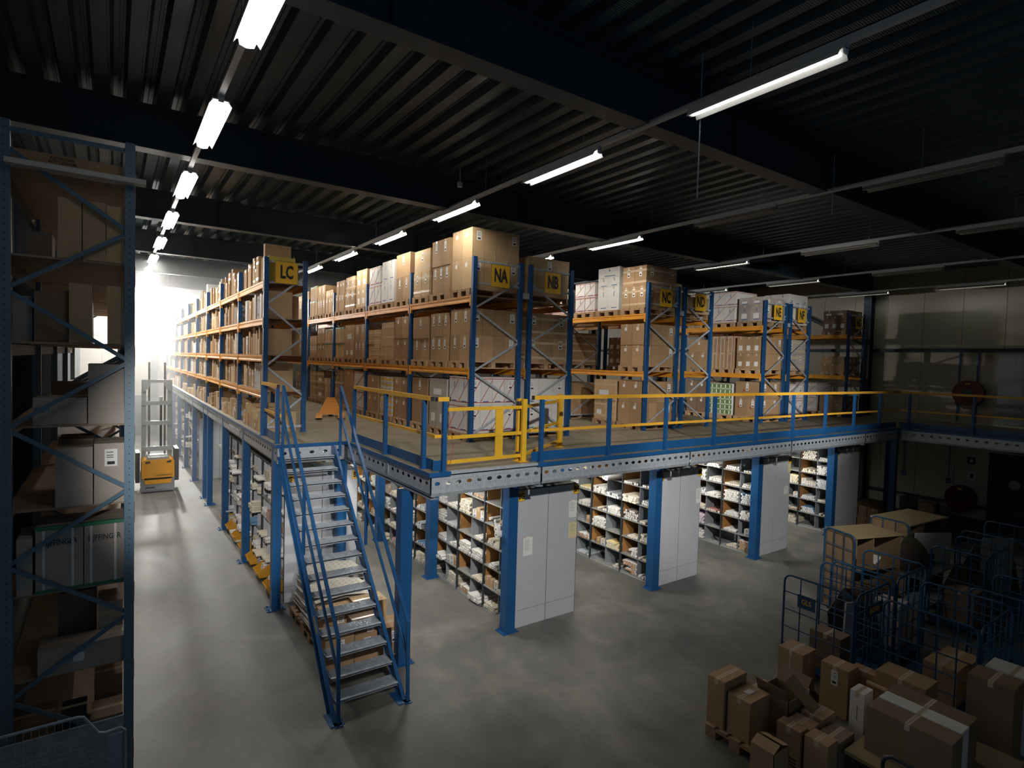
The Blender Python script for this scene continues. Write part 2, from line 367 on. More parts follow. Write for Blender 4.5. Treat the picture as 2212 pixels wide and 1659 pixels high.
# fill floodlights added out of view behind the camera to brighten the platform side
def fill_flood(x, y, z, tgt, e, ang, label):
    o = thing('floodlight', label, 'floodlight', (x, y, z), 0, 'added fill floodlights under the roof')
    d = (Vector(tgt)-Vector((x, y, z))).normalized(); q = d.to_track_quat('-Z', 'Y')
    h = part('lamp_head', MB().tube([(0, 0, .16), (0, 0, .02)], .12, 16).tube([(0, 0, .02), (0, 0, 0)], .15, 16), HOUS, o); h.rotation_euler = q.to_euler()
    part('bracket', MB().box(-.015, -.015, .1, .015, .015, ZC-z), HOUS, o)
    l = bpy.data.lights.new('fill_flood', 'SPOT'); l.energy = e; l.spot_size = math.radians(ang); l.spot_blend = .8; l.shadow_soft_size = .12; l.color = (1, .96, .9)
    lo = bpy.data.objects.new('fill_lamp', l); COL.objects.link(lo); lo.parent = o; lo.rotation_euler = q.to_euler(); lo.location = d*.03
fill_flood(1.6, -1.6, 7.3, (6.0, 8.9, 1.6), 2900, 41, 'added fill floodlight under the roof aimed at the stairs and first shelving panels')
fill_flood(4.6, -1.2, 7.3, (13.4, 10.0, 1.6), 3600, 39, 'added fill floodlight under the roof aimed at the farther shelving panels')
fill_flood(-.5, -1.5, 6.0, (2.95, 15.5, 1.2), 3200, 21, 'added fill floodlight under the roof aimed along the left aisle shelving')
fill_flood(8.5, -1.0, 6.9, (15.6, 9.6, 4.6), 3800, 32, 'added fill floodlight under the roof aimed at the rack ends on the platform')
# hanging chains
def chain(x, y, z0, z1, lab):
    m = MB(); z = z0; i = 0
    while z < z1:
        if i % 2: m.box(x-.008, y-.002, z, x+.008, y+.002, z+.03)
        else: m.box(x-.002, y-.008, z, x+.002, y+.008, z+.03)
        z += .026; i += 1
    single('hanging_chain', m, GALV, lab, 'chain')
chain(5.4, 4.2, 6.55, ZC, 'loose steel chain hanging below the nearest lit strip light')
chain(9.6, 4.8, 7.2, ZC, 'loose steel chain hanging beside the unlit strip lights')
# far end of the left aisle: floodlight in added haze that carries its glow
fe = thing('floodlight', 'blinding floodlight at the far end of the left aisle under the roof', 'floodlight', (2.1, 36.6, 6.9))
part('lamp_head', MB().tube([(0, .12, 0), (0, 0, 0)], .32, 20), HOUS, fe); part('lens', MB().tube([(0, -.01, 0), (0, 0, 0)], .28, 20), mat('flood_lens', (1, .98, .93), emit=2400), fe)
part('bracket', MB().box(-.02, .02, .2, .02, .06, ZC-6.9), HOUS, fe)
hm = bpy.data.materials.new('glow_haze'); hm.use_nodes = True; hn = hm.node_tree.nodes; hn.remove(hn['Principled BSDF'])
vs = hn.new('ShaderNodeVolumeScatter'); vs.inputs['Density'].default_value = .045; vs.inputs['Anisotropy'].default_value = .4; hm.node_tree.links.new(vs.outputs[0], hn['Material Output'].inputs['Volume'])  # scattering volume added to spread the glow
hz = link('haze', MB().box(XL0+.05, 20, .02, 7.0, YB-.4, ZC-.05).mesh('haze', hm)); tag(hz, 'added haze carrying the glow at the far end of the left aisle', 'haze'); hz['kind'] = 'stuff'
# camera and cable tray bits on the roof
sd = thing('security_camera', 'small white dome camera fixed under the roof sheet', 'camera', (5.2, 9.3, 7.9))
part('dome', MB().tube([(0, 0, -.08), (0, 0, -.06), (0, 0, .0)], .05, 10), PAPER, sd); part('bracket', MB().box(-.012, -.012, 0, .012, .012, .26), HOUS, sd)
# ------------------------------------------------------------------ mezzanine
MZ = thing('mezzanine_platform', 'blue steel storage platform with chipboard deck carrying the tall pallet racks', 'platform')
NX, NY0, NY1, XE, XR = 3.62, 7.12, 10.6, 2.36, 18.7
dk = MB(); dk.box(XE, NY1, H-.04, NX, YB-.4, H).box(NX, NY0, H-.04, XR, YB-.4, H).box(XR, YF+.1, H-.04, XW-.32, YB-.4, H)
part('deck', dk, DECK, MZ)
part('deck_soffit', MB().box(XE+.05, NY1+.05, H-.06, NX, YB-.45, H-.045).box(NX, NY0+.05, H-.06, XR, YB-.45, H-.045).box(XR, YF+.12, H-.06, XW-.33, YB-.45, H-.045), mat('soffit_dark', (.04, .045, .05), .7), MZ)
part('edge_angle', MB().box(XE-.012, NY1-.012, H-.06, XE, YB-.4, H+.004).box(XE, NY1-.012, H-.06, NX-.012, NY1, H+.004).box(NX-.012, NY0-.012, H-.06, NX, NY1-.012, H+.004).box(NX, NY0-.012, H-.06, 3.95, NY0, H+.004)
     .box(5.5, NY0-.012, H-.06, XR-.012, NY0, H+.004).box(XR-.012, YF+.1, H-.06, XR, NY0, H+.004), BLUE, MZ)
part('loading_edge', MB().box(3.95, NY0-.014, H-.035, 5.5, NY0, H+.005).box(3.95, NY0, H, 5.5, NY0+.06, H+.005), GALV, MZ)
def channel(n, L, gx=.165):
    """perforated cold-rolled channel, web in XZ plane at y=0, length L, z from -.27 to 0, flange towards +y"""
    m = MB(); k = int(L/gx); g = L/k
    for i in range(k):
        x0 = i*g; cx = x0+g/2; zc = -.10
        outer = [(x0, -.235), (cx, -.235), (x0+g, -.235), (x0+g, zc), (x0+g, 0), (cx, 0), (x0, 0), (x0, zc)]
        inner = [(cx-.032, zc-.020), (cx, zc-.028), (cx+.032, zc-.020), (cx+.045, zc), (cx+.032, zc+.020), (cx, zc+.028), (cx-.032, zc+.020), (cx-.045, zc)]
        for j in range(8):
            q = (j+1) % 8; a, b, c, d = outer[j], outer[q], inner[q], inner[j]
            m.quad([(a[0], 0, a[1]), (b[0], 0, b[1]), (c[0], 0, c[1]), (d[0], 0, d[1])])
        for dz in (-.05, -.15, -.175):
            for dx in (.02, .062, .104, .146):
                m.quad([(x0+dx-.004, -.0012, dz-.004), (x0+dx+.004, -.0012, dz-.004), (x0+dx+.004, -.0012, dz+.004), (x0+dx-.004, -.0012, dz+.004)], 1)
    m.quad([(0, 0, -.235), (L, 0, -.235), (L, .025, -.285), (0, .025, -.285)]); m.quad([(0, .025, -.285), (L, .025, -.285), (L, .09, -.285), (0, .09, -.285)])
    m.quad([(0, 0, 0), (L, 0, 0), (L, .06, 0), (0, .06, 0)])
    return m.mesh('edge_beam', [GALV, DARKP])
zt = H-.062
CXS = [5.60, 9.28, 12.96, 16.64]
xs = [3.64]+CXS+[XR-.05]
for a, b in zip(xs[:-1], xs[1:]): part('edge_beam', channel(0, b-a-.04), None, MZ, (a+.02, NY0+.02, zt))
c1 = channel(0, 3.62)
YS = [10.93, 13.82, 16.7, 19.6, 23.6, 26.5, 29.4, 32.3, 35.2]
for i in range(8):
    Lc = min(3.6, YB-.45-(NY1+3.6*i))-.04
    o = part('edge_beam', channel(0, Lc, .2), None, MZ, (XE+.02, NY1+3.6*i+Lc+.02, zt)); o.rotation_euler = (0, 0, -math.pi/2)
o = part('edge_beam', channel(0, NX-XE-.06, .21), None, MZ, (XE+.03, NY1+.02, zt))
o = part('edge_beam', channel(0, NY1-NY0-.06, .2), None, MZ, (NX+.02, NY1-.03, zt)); o.rotation_euler = (0, 0, -math.pi/2)
for i in range(3):
    o = part('edge_beam', channel(0, 3.3, .2), None, MZ, (XR+.02, NY0-.05-3.32*i, zt)); o.rotation_euler = (0, 0, -math.pi/2)
# main beams and joists
for x in CXS+[3.72, 20.3]:
    part('main_beam', MB().box(x-.06, NY0+.05, zt-.33, x+.06, YB-.5, zt-.31).box(x-.06, NY0+.05, zt-.02, x+.06, YB-.5, zt).box(x-.006, NY0+.05, zt-.31, x+.006, YB-.5, zt-.02), GALVD, MZ)
y = 8.6
while y < 24:
    part('joist', MB().box(NX, y, zt-.2, XR, y+.05, zt-.003), GALVD, MZ); y += 1.25
def colmesh():
    h = zt-.335; return MB().box(-.095, -.095, .012, .095, .095, h), MB().box(-.15, -.15, 0, .15, .15, .012)
cm, cb = colmesh(); cm = cm.mesh('column', BLUE); cbm = MB().box(-.16, -.13, 0, .16, .13, .014)
for (bx, by) in ((-.12, -.09), (.12, .09), (-.12, .09), (.12, -.09)): cbm.tube([(bx, by, .014), (bx, by, .04)], .012, 6)
cbm = cbm.mesh('base_plate', BLUE)
capm = MB().box(-.07, -.07, zt-.335, .07, .07, zt-.33).mesh('head_plate', GALVD)
slim = MB().box(-.075, -.075, .012, .075, .075, zt-.01).mesh('column', BLUE)
pts = [(3.64, 7.97, 0)]+[(x, 7.97, 0) for x in CXS]+[(XR+.05, 7.25, 1)]+[(x, y, 0) for x in (5.60, 9.28, 12.96) for y in (10.87, 13.77, 16.67)]+[(3.64, 10.95, 0)]
pts += [(2.45, y, 1) for y in YS]+[(2.45, 20.65, 1), (20.3, 7.97, 0), (XR+.05, .5, 1)]
for x, y, k in pts:
    c = part('column', slim if k else cm, None, MZ, (x, y, 0)); b = link('base_plate', cbm, c)

# ------------------------------------------------------------------ guard rails
def post_mesh(): return MB().box(-.03, -.03, 0, .03, .03, 1.0).box(-.05, -.045, 0, .05, .045, .012)
PM = post_mesh().mesh('post', BLUE)
def guard(label, p0, p1, posts, kick=True, over=(0, 0), mid=True):
    o = thing('guard_rail', label, 'railing', (*p0, H+.001)); d = Vector((p1[0]-p0[0], p1[1]-p0[1], 0)); L = d.length; d.normalize()
    for t in posts: part('post', PM, None, o, tuple(d*t))
    a = d*-over[0]; b = d*(L+over[1])
    m = MB().bar((*a.xy, 1.03), (*b.xy, 1.03), .045, .06); part('top_rail', m, YEL, o)
    for e in (a, b): part('end_cap', MB().bar((*(e-d*.012).xy, 1.03), (*(e+d*.012).xy, 1.03), .047, .062), BLACK, o)
    nrm = Vector((-d.y, d.x, 0))
    if mid: part('mid_rail', MB().bar((*(a+nrm*.05).xy, .5), (*(b+nrm*.05).xy, .5), .035, .045), YEL, o)
    if kick: part('kick_plate', MB().bar((*(nrm*.034).xy, .085), (*(d*L+nrm*.034).xy, .085), .006, .15), BLUE, o)
    return o
guard('blue and yellow guard rail on the left platform edge in front of rack LC', (2.42, 12.1), (2.42, 10.75), [.05, 1.3], over=(0, .0))
guard('guard rail on the platform edge to the right of the stair head', (3.70, 10.45), (3.70, 7.25), [.02, 1.52, 2.95])
guard('very short guard rail piece between the stair side and the loading gate', (3.70, 7.16), (3.9, 7.16), [.15], over=(-.02, .02))
guard('long yellow and blue guard rail along the front platform edge', (5.46, 7.20), (18.72, 7.20), [.16+1.49*i for i in range(9)], over=(.02, 0))
guard('guard rail on the platform arm beside the right wall', (18.82, 7.2), (18.82, -2.8), [.25+1.5*i for i in range(7)])
# pallet gate
g = thing('loading_gate', 'yellow pallet gate of box posts and three rails on the front platform edge', 'gate', (0, 0, H+.001))
for x, y in ((5.36, 7.32), (5.36, 7.46), (6.95, 8.33), (7.02, 8.45)): part('gate_post', MB().box(x-.04, y-.025, 0, x+.04, y+.025, 1.0).box(x-.1, y-.05, 0, x+.06, y+.05, .012), YEL2, g)
for z in (.87, .46, .10):
    part('gate_bar', MB().bar((3.98, 7.3, z), (5.36, 7.36, z), .04, .05).bar((5.36, 7.36, z), (7.0, 8.42, z), .04, .05), YEL2, g)
part('gate_plate', MB().box(4.83, 7.33, .10, 4.97, 7.345, .87), YEL2, g)
for z in (.12, .93): part('hinge', MB().tube([(5.28, 7.39, z), (5.34, 7.39, z)], .035, 10), DARKP, g)
single('gate_rope', MB().tube([(3.98, 7.29, H+.88), (4.02, 7.27, H+.6), (4.06, 7.28, H+.35), (4.03, 7.27, H+.12), (3.98, 7.26, H+.03), (3.6+.3, 7.24, H+.01)], .004, 5), RED, 'thin red cord hanging from the left end of the loading gate', 'cord')

# ------------------------------------------------------------------ staircase
ST = thing('staircase', 'steep blue steel staircase with grating treads up to the platform', 'stairs')
NTR = 15; rise = H/16
def ty(k): return 7.19+(k-1)*.221
def stx(y): return 2.37+.02*(y-7)
sl0 = Vector((0, 7.10, .02)); sl1 = Vector((0, 10.52, H-.04))
for s, x0, x1 in ((0, 2.33, 2.42), (1, 3.24, 3.33)):
    a = (x0, 7.07, 0); m = MB()
    prof = [(7.02, 0), (7.26, 0), (10.58, 2.86), (10.58, H-.06), (10.42, H-.02)]
    k = len(m.v)
    for xx in (0, .012):
        for (yy, zz) in prof: m.v.append(((x0+(x1-x0)*(yy-7)/3.58)+xx, yy, zz))
    n = len(prof)
    for i in range(n): j = (i+1) % n; m.f.append((k+i, k+j, k+n+j, k+n+i)); m.m.append(0)
    m.f.append(tuple(range(k, k+n))[::-1]); m.m.append(0); m.f.append(tuple(range(k+n, k+2*n))); m.m.append(0)
    sgn = 1 if s == 0 else -1
    m.bar((x0-.02*sgn, 7.04, .03), (x1-.02*sgn, 10.44, H-.05), .05, .008, up=(0, -.74, .67))
    m.bar((x0-.02*sgn, 7.25, .0), (x1-.02*sgn, 10.57, 2.86), .05, .008, up=(0, -.74, .67))
    m.box(x0-.09, 6.96, 0, x0+.09, 7.28, .012)
    part('stringer', m, BLUE, ST)
tr = MB(); Wd, Dp = .86, .235
for i in range(8): tr.box(0, i*Dp/8, 0, Wd, i*Dp/8+.004, .026)
for i in range(27): tr.box(i*Wd/26.5, 0, .004, i*Wd/26.5+.003, Dp, .026)
tr.box(0, 0, -.012, Wd, .006, .03).box(0, Dp-.004, -.005, Wd, Dp, .028).box(0, 0, -.03, .006, Dp, .028).box(Wd-.006, 0, -.03, Wd, Dp, .028).box(0, -.012, .018, Wd, .02, .032)
trm = tr.mesh('tread', GALV)
for k in range(1, NTR+1): part('tread', trm, None, ST, (stx(ty(k))+.0, ty(k), rise*k-.03))
for s, x0, x1, dx in ((0, 2.34, 2.45, -.02), (1, 3.29, 3.47, .02)):
    top = Vector((x1, 10.5, H+1.05)); low = Vector((x0, 7.02, 1.09))
    part('handrail', MB().bar(top, low, .045, .03, up=(0, -.5, .8)).bar(low+Vector((0, 0, .01)), (x0, 6.98, 0.02), .045, .03), BLUE, ST)
    part('mid_rail', MB().bar((x1, 10.5, H+.52), (x0, 7.0, .62), .035, .03, up=(0, -.5, .8)), BLUE, ST)
    part('newel_post', MB().bar((x1, 10.5, H-.25), top+Vector((0, 0, .012)), .045, .03), BLUE, ST)
    t = .46; pm = top.lerp(low, t); part('baluster', MB().bar(pm, (pm.x, pm.y, pm.z-1.12), .045, .03), BLUE, ST)
    part('foot_plate', MB().box(x0-.05, 6.93, 0, x0+.05, 7.04, .012), BLUE, ST)
single('warning_sticker', MB().bar((2.316, 8.03, 1.00), (2.316, 7.85, .83), .002, .05, up=(0, -.74, .67)), SIGNY, 'small yellow warning sticker on the outer face of the left stair stringer', 'sticker')

# ------------------------------------------------------------------ pallets and cartons
def pallet_mesh():
    m = MB()
    for i in range(5): y = i*(.8-.12)/4; m.box(0, y, .122, 1.2, y+.12, .144)
    for x in (0, .55, 1.1): m.box(x, 0, .1, x+.1, .8, .122)
    for x in (0, .55, 1.1):
        for y in (0, .33, .66): m.box(x, y, .022, x+.1, y+.14, .1)
    for y in (0, .33, .66): m.box(0, y, 0, 1.2, y+.14, .022)
    return m.mesh('pallet', WOOD)
PAL = pallet_mesh()
def pallet(x, y, z, label, rz=0, grp='wooden pallets in the racks'): return single('pallet', PAL, None, label, 'pallet', (x, y, z), rz, grp)
CM = {}
def carton_mesh(dx, dy, dz, mt, st):
    k = (round(dx, 3), round(dy, 3), round(dz, 3), mt.name, st)
    if k in CM: return CM[k]
    m = MB(); m.box(0, 0, 0, dx, dy, dz); e = .0015
    # closing seam and tape on the top, dark joint line
    m.box(0, dy/2-.002, dz, dx, dy/2+.002, dz+.0006, 2).box(-.0008, dy/2-.025, dz-.07, 0, dy/2+.025, dz, 1).box(0, dy/2-.025, dz, dx, dy/2+.025, dz+.0004, 1)
    def lab(face, u0, v0, w, h, mi=3, bars=True):
        if face == 'x':
            m.box(-e, u0, v0, 0, u0+w, v0+h, mi)
            if bars:
                m.box(-e*1.5, u0+w*.2, v0+h*.1, -e, u0+w*.8, v0+h*.28, 4)
                for q in (.5, .62, .8): m.box(-e*1.5, u0+w*.15, v0+h*q, -e, u0+w*.7, v0+h*(q+.04), 4)
        else:
            m.box(u0, -e, v0, u0+w, 0, v0+h, mi)
            if bars:
                m.box(u0+w*.2, -e*1.5, v0+h*.1, u0+w*.8, -e, v0+h*.28, 4)
                for q in (.5, .62, .8): m.box(u0+w*.15, -e*1.5, v0+h*q, u0+w*.7, -e, v0+h*(q+.04), 4)
    if 'l' in st: lab('x', dy*.5-.045, dz-.26 if dz > .4 else dz*.3, .085, .2 if dz > .4 else dz*.5)
    if 's' in st: lab('x', dy*.45, dz-.16, .08, .08, bars=False)
    if 'm' in st: lab('x', dy*.3, dz*.18, dy*.45, dz*.3, bars=False)
    if 'F' in st: lab('y', dx*.5-.04, dz-.24, .11, .18)
    if 'f' in st: lab('y', dx*.4, dz*.35, .09, .09, bars=False)
    if 'q' in st: lab('x', dy*.6, dz-.3, .05, .07, 5, False)
    if 'r' in st:
        for q in (.08, .93): m.box(-.004, -.004, dz*q, dx+.004, dy+.004, dz*q+.014, 5)
        m.bar((-.003, dy, dz*.12), (-.003, 0, dz*.9), .012, .003, 5, up=(1, 0, 0)); m.bar((0, -.003, dz*.12), (dx, -.003, dz*.9), .012, .003, 5, up=(0, 1, 0))
    if 'b' in st:
        m.box(-e, dy*.2, dz*.10, 0, dy*.7, dz*.10+.02, 6); m.box(dx*.2, -e, dz*.10, dx*.7, 0, dz*.10+.02, 6)
        m.box(-e, dy*.45, dz*.6, 0, dy*.5, dz*.8, 6)
    if 't' in st:
        for q in (.15, .72): m.box(-.002, -.002, dz*q, dx+.002, dy+.002, dz*q+.05, 1)
    if 'w' in st:
        for q in (.25, .75): m.box(-.003, dy*q-.006, -.001, dx+.003, dy*q+.006, dz+.002, 7)
    if 'v' in st:
        m.box(-.003, -.003, dz*.48, dx+.003, dy+.003, dz*.48+.012, 7)
    if 'g' in st: m.box(-.003, -.003, dz*.9, dx+.003, dy+.003, dz*.97, 8)
    if 'p' in st:
        for q in (.12, .2, .28): m.box(-e, dy*.12, dz*q, 0, dy*.6, dz*q+.015, 4)
    if 'y' in st:
        m.box(-e, dy*.1, dz*.35, 0, dy*.9, dz*.65, 9); m.box(dx*.0, -e, dz*.35, dx*.4, 0, dz*.65, 9)
    if 'n' in st:
        m.box(-e, 0, dz*.1, 0, dy, dz*.9, 10); m.box(-e*1.5, dy*.35, dz*.15, -e, dy*.65, dz*.8, 3)
    CM[k] = m.mesh('carton', [mt, TAPE, mat('seam', (.1, .07, .04), .9), PAPER, INK, RED, BLUEINK, STRAP, GREENT, SIGNY, mat('green_print', (.13, .24, .05), .6)]); return CM[k]
NMT = {'cardboard': 'brown', 'cardboard_pale': 'pale brown', 'cardboard_dark': 'dark brown', 'cardboard_grey': 'greyish', 'white_carton': 'white'}
def put(name, x, y, z, dx, dy, dz, mt, st, label, grp, rz=0):
    return single(name, carton_mesh(dx, dy, dz, mt, st), None, label, 'box', (x, y, z), rz, grp)
LVN = ['deck', 'middle', 'top']
def load(rk, lv, idx, x, y, z, spec, front=False):
    mt, n, hs, st = spec[:4]; mx = spec[4] if len(spec) > 4 else 3
    pn = 'front' if idx == 0 else ORD[idx]
    pallet(x-.05, y, z, 'wooden pallet, %s from the aisle end, %s level of rack %s' % (ORD[idx], LVN[lv], rk))
    z += .1445; dy = .79/n; nm = 'white_carton' if mt is WHITE else 'cardboard_carton'; W_ = 1.12
    look = NMT[mt.name]+(' strapped' if 'r' in st or 'w' in st else ' labelled' if ('l' in st or 's' in st or 'm' in st) else ' plain')
    for li, h in enumerate(hs):
        ln = 'bottom' if li == 0 else ('top' if li == len(hs)-1 else ORD[li]+' lowest'); j = R_.uniform(-.012, .012)
        n2 = n if li == 0 or 'k' in st else max(1, n-R_.choice((0, 0, 1)))
        d2 = .79/n2
        if front:
            dx = W_/mx
            for i in range(mx):
                put(nm, x-.01+i*dx+j, y+.004, z, dx-.006, d2-.006, h-.004, mt, (st+'F') if i in (0, mx-1) else st.replace('l', ''), '%s carton, %s from the left, %s layer, front pallet, %s level, rack %s' % (look, ORD[i], ln, LVN[lv], rk), 'cartons in rack '+rk)
            for i in range(1, n2):
                put(nm, x-.01+j, y+.004+i*d2, z, W_-.006, d2-.006, h-.004, mt, st, '%s carton, row %s behind the front, %s layer, front pallet, %s level, rack %s' % (look.split()[0] if len(look.split()) > 2 else look, ORD[i], ln, LVN[lv], rk), 'cartons in rack '+rk)
        else:
            for i in range(n2):
                put(nm, x-.01+j+R_.uniform(-.008, .008), y+.004+i*d2, z, W_-.02, d2-.007, h-.004, mt, st, '%s carton, %s column, %s layer, %s pallet, %s level, rack %s' % (look, ORD[i], ln, pn, LVN[lv], rk), 'cartons in rack '+rk)
        z += h

# ------------------------------------------------------------------ pallet racks
FR = {}
def frame(parent, x, y, z, w, h, um, bm, hp=.62, flip=False, z0=.12):
    """upright frame: parts > sub-parts"""
    k = (w, h, um.name)
    if k not in FR:
        u = MB(); u.box(-.045, -.035, .01, .045, .035, h)
        f = MB().box(-.07, -.06, 0, .07, .06, .01)
        FR[k] = (u.mesh('upright', um), f.mesh('foot_plate', BLUE))
    um_, fp = FR[k]
    fr = part('upright_frame', MB().bar((0, 0, h-.08), (w, 0, h-.08), .025, .045), bm, parent, (x, y, z))
    for dx in (0, w):
        a = link('upright', um_, fr, (dx, 0, 0)); link('foot_plate', fp, fr, (dx, 0, 0))
    bk = (w, h, bm.name, flip, 'b')
    if bk not in FR:
        L = [MB().bar((0, 0, z0), (w, 0, z0), .025, .045).mesh('brace', bm)]; zz = z0; s = flip
        L.append(MB().bar((0, 0, h-.5), (w, 0, h-.5), .022, .04).mesh('brace', bm)) if um is UPB else None
        while zz+hp < h-.06:
            a, b = (0, w) if not s else (w, 0)
            L.append(MB().bar((a, 0, zz), (b, 0, zz+hp), .022, .04).mesh('brace', bm)); zz += hp; s = not s
        FR[bk] = L
    for me in FR[bk]: link('brace', me, fr)
    return fr
BMS = {}
def beam_mesh(L):
    if L not in BMS:
        m = MB(); m.prism([(0, -.065), (.045, -.065), (.045, .065), (0, .065), (0, .03), (.008, .02), (.008, -.02), (0, -.03)], 'y', .0, L)
        m.box(-.006, -.02, -.14, .05, .03, .075).box(-.006, L-.03, -.14, .05, L+.02, .075)
        BMS[L] = m.mesh('beam', ORANGE)
    return BMS[L]
def rack(nm, x0, y0, nb, levels, h, w, desc, flip=False, pitch=2.83, boards=False):
    o = thing('pallet_rack', desc, 'rack', (x0, y0, H+.002), 0, 'blue and orange racks on the platform')
    for i in range(nb+1): frame(o, 0, i*pitch, 0, w, h, UPB, GALV, flip=flip)
    for i in range(nb):
        for z in levels:
            for xx in (-.045, w):
                part('beam', beam_mesh(round(pitch-.1, 3)), None, o, (xx, i*pitch+.05, z))
            if boards: part('shelf_board', MB().box(-.02, i*pitch+.06, z+.066, w+.02, (i+1)*pitch-.06, z+.085), BOARD, o)
    return o
LV = [5.856-H, 4.436-H]
racks = [('NA', 5.733, 5, False), ('NB', 7.086, 2, True), ('NC', 10.656, 3, False), ('ND', 12.008, 2, True), ('NE', 15.655, 2, False), ('NF', 17.008, 2, True), ('NG', 20.71, 2, False)]
DS = {'NA': 'fully loaded pallet rack with the yellow NA sign on its end frame', 'NB': 'pallet rack with the yellow NB sign, back to back with rack NA', 'NC': 'pallet rack with the yellow NC sign, right of the wide aisle',
      'ND': 'pallet rack with the yellow ND sign, back to back with rack NC', 'NE': 'pallet rack with the yellow NE sign, carrying white cartons on top', 'NF': 'pallet rack with the yellow NF sign, back to back with rack NE', 'NG': 'last single pallet rack with the yellow NG sign by the wall'}
for nm, x, nb, fl in racks: rack(nm, x, 9.59, nb, LV, 3.60, 1.1, DS[nm], fl)
rack('LC', 2.518, 12.32, 9, [3.835-H, 4.575-H, 5.325-H, 6.07-H], 3.55, .76, 'long shelving rack full of narrow boxes with the yellow LC sign', False, boards=True)
def sign(txt, x, y, z, w, h, label, hh=.25, name='rack_sign', sx=.6, ty=-.006):
    o = thing(name, label, 'sign', (x, y, z))
    part('plate', MB().box(-w/2, 0, -h/2, w/2, .005, h/2), SIGNY, o)
    part('border', MB().box(-w/2, -.001, -h/2, w/2, 0, -h/2+.006*h/.4).box(-w/2, -.001, h/2-.006*h/.4, w/2, 0, h/2).box(-w/2, -.001, -h/2, -w/2+.006*h/.4, 0, h/2).box(w/2-.006*h/.4, -.001, -h/2, w/2, 0, h/2), INK, o)
    l = link('lettering', text(txt, hh, INK, sx), o, (0, -.002, 0))
    if name == 'rack_sign':
        for s in (-1, 1): part('hook', MB().tube([(s*w*.3, .0, h/2-.01), (s*w*.3, .0, h/2+.12)], .004, 5), GALV, o)
    return o
for nm, cx in (('LC', 2.90), ('NA', 6.31), ('NB', 7.64), ('NC', 11.24), ('ND', 12.59), ('NE', 16.24), ('NF', 17.56), ('NG', 21.28)):
    sign(nm, cx, (12.32 if nm == 'LC' else 9.59)-.05, 6.34 if nm != 'LC' else 6.33, .45, .45, 'yellow square sign with black letters %s hanging on the rack end' % nm)
# flue space connectors
for nm, x in (('NA', 6.88), ('NC', 11.8), ('NE', 16.8)):
    single('row_spacer', MB().box(x, 9.56, 5.95, x+.16, 9.60, 6.07), GALV, 'short steel spacer joining rack %s to the rack behind' % nm, 'bracket')

def fill(rk, x, lv, z, specs, front):
    y = 9.64
    for i, sp in enumerate(specs):
        b, k = divmod(i, 3); yy = 9.59+b*2.83+.09+k*.90+(.0 if k else 0)
        if sp: load(rk, lv, i, x, yy, z, sp, front=(i == 0 and front))
ZT, ZM, ZD = 5.923, 4.503, H+.002
C, C2, CD, CG, WH = CARD, CARD2, CARDD, CARDG, WHITE
fill('NA', 5.733, 2, ZT, [(C2, 2, [.60, .59], 'sk', 4), (C, 3, [.58, .55], 'l'), (C2, 2, [.55, .50], 'lt'), (C, 2, [.55, .56], 'l'), (WH, 2, [.55, .5], 'b'), (WH, 2, [.5, .5], 'rb'),
    (C2, 2, [.55, .5], 'sm'), (C, 2, [.55, .4], 'lt'), (C, 3, [.5, .42], 's'), (C2, 3, [.5, .22], 's'), (C, 3, [.5, .45], 'l'), (C2, 4, [.5, .5], 'kg'), (C, 3, [.5, .4], 'l'), (C, 3, [.5, .3], 's')], True)
fill('NA', 5.733, 1, ZM, [(C, 2, [.52, .52], 'lk', 4), (C, 3, [.5, .5], 'lk'), (C, 2, [.48, .48], 'l'), (C, 2, [.5, .52], 's'), (C2, 2, [.45, .47], 't'), (C2, 2, [.19]*4, 'vk'),
    (C, 3, [.48, .46], 'l'), (C, 2, [.46, .5], 'mq'), (C2, 3, [.44, .48], 'gk'), (C2, 3, [.45, .45], 'kg'), (C, 3, [.45, .5], 's'), (C, 3, [.42, .3], 'l'), (C, 3, [.5, .4], 'l'), (C, 3, [.5, .3], 's')], True)
fill('NA', 5.733, 0, ZD, [(WH, 2, [.56, .56], 'rbk', 4), (CG, 2, [.62, .42], 'm'), (C, 1, [1.02], 'l'), (C, 2, [.5, .5], 's'), (WH, 3, [.14]*7, 'yk'), (C, 2, [.5, .48], 's'),
    (WH, 1, [.5, .55], 'r'), (C, 1, [1.1], 's'), (C, 2, [.55, .5], 'lt'), (C2, 2, [.5, .25], 'l'), (C, 1, [.5, .45], 'tm'), (C, 2, [.5, .45], 't'), (CD, 2, [.5, .4], 's'), (CD, 2, [.5, .4], 's')], True)
fill('NB', 7.086, 2, ZT, [(C2, 1, [.42, .38], 'm', 1), (WH, 2, [.6], 'rb'), (WH, 2, [.6, .3], 'r')], True)
fill('NB', 7.086, 1, ZM, [(C, 2, [.55, .5], 'tp', 3), (WH, 2, [.5, .5], 'r'), (C, 2, [.5, .5], 'l')], True)
fill('NB', 7.086, 0, ZD, [(WH, 2, [.55, .55], 'bl', 3), (WH, 2, [.5, .55], 'r')], True)
fill('NC', 10.656, 2, ZT, [(C, 3, [.55, .5], 'lt', 3), (WH, 2, [.62, .25, .25], 'b'), (WH, 2, [.4, .4], 'rb'), (WH, 2, [.35, .35], 'r'), (WH, 2, [.5], 'r')], True)
fill('NC', 10.656, 1, ZM, [(C, 2, [.52, .52], 's', 4), None, None, (C, 2, [.5, .4], 'lt'), (C, 2, [.45, .5], 's'), (CD, 2, [.5, .4], 's')], True)
fill('NC', 10.656, 0, ZD, [(C, 2, [.52, .53], 's', 4), (C2, 2, [.52, .53], 'mt'), None, (C, 2, [.5, .4], 'l'), (C, 2, [.4, .5], 's')], True)
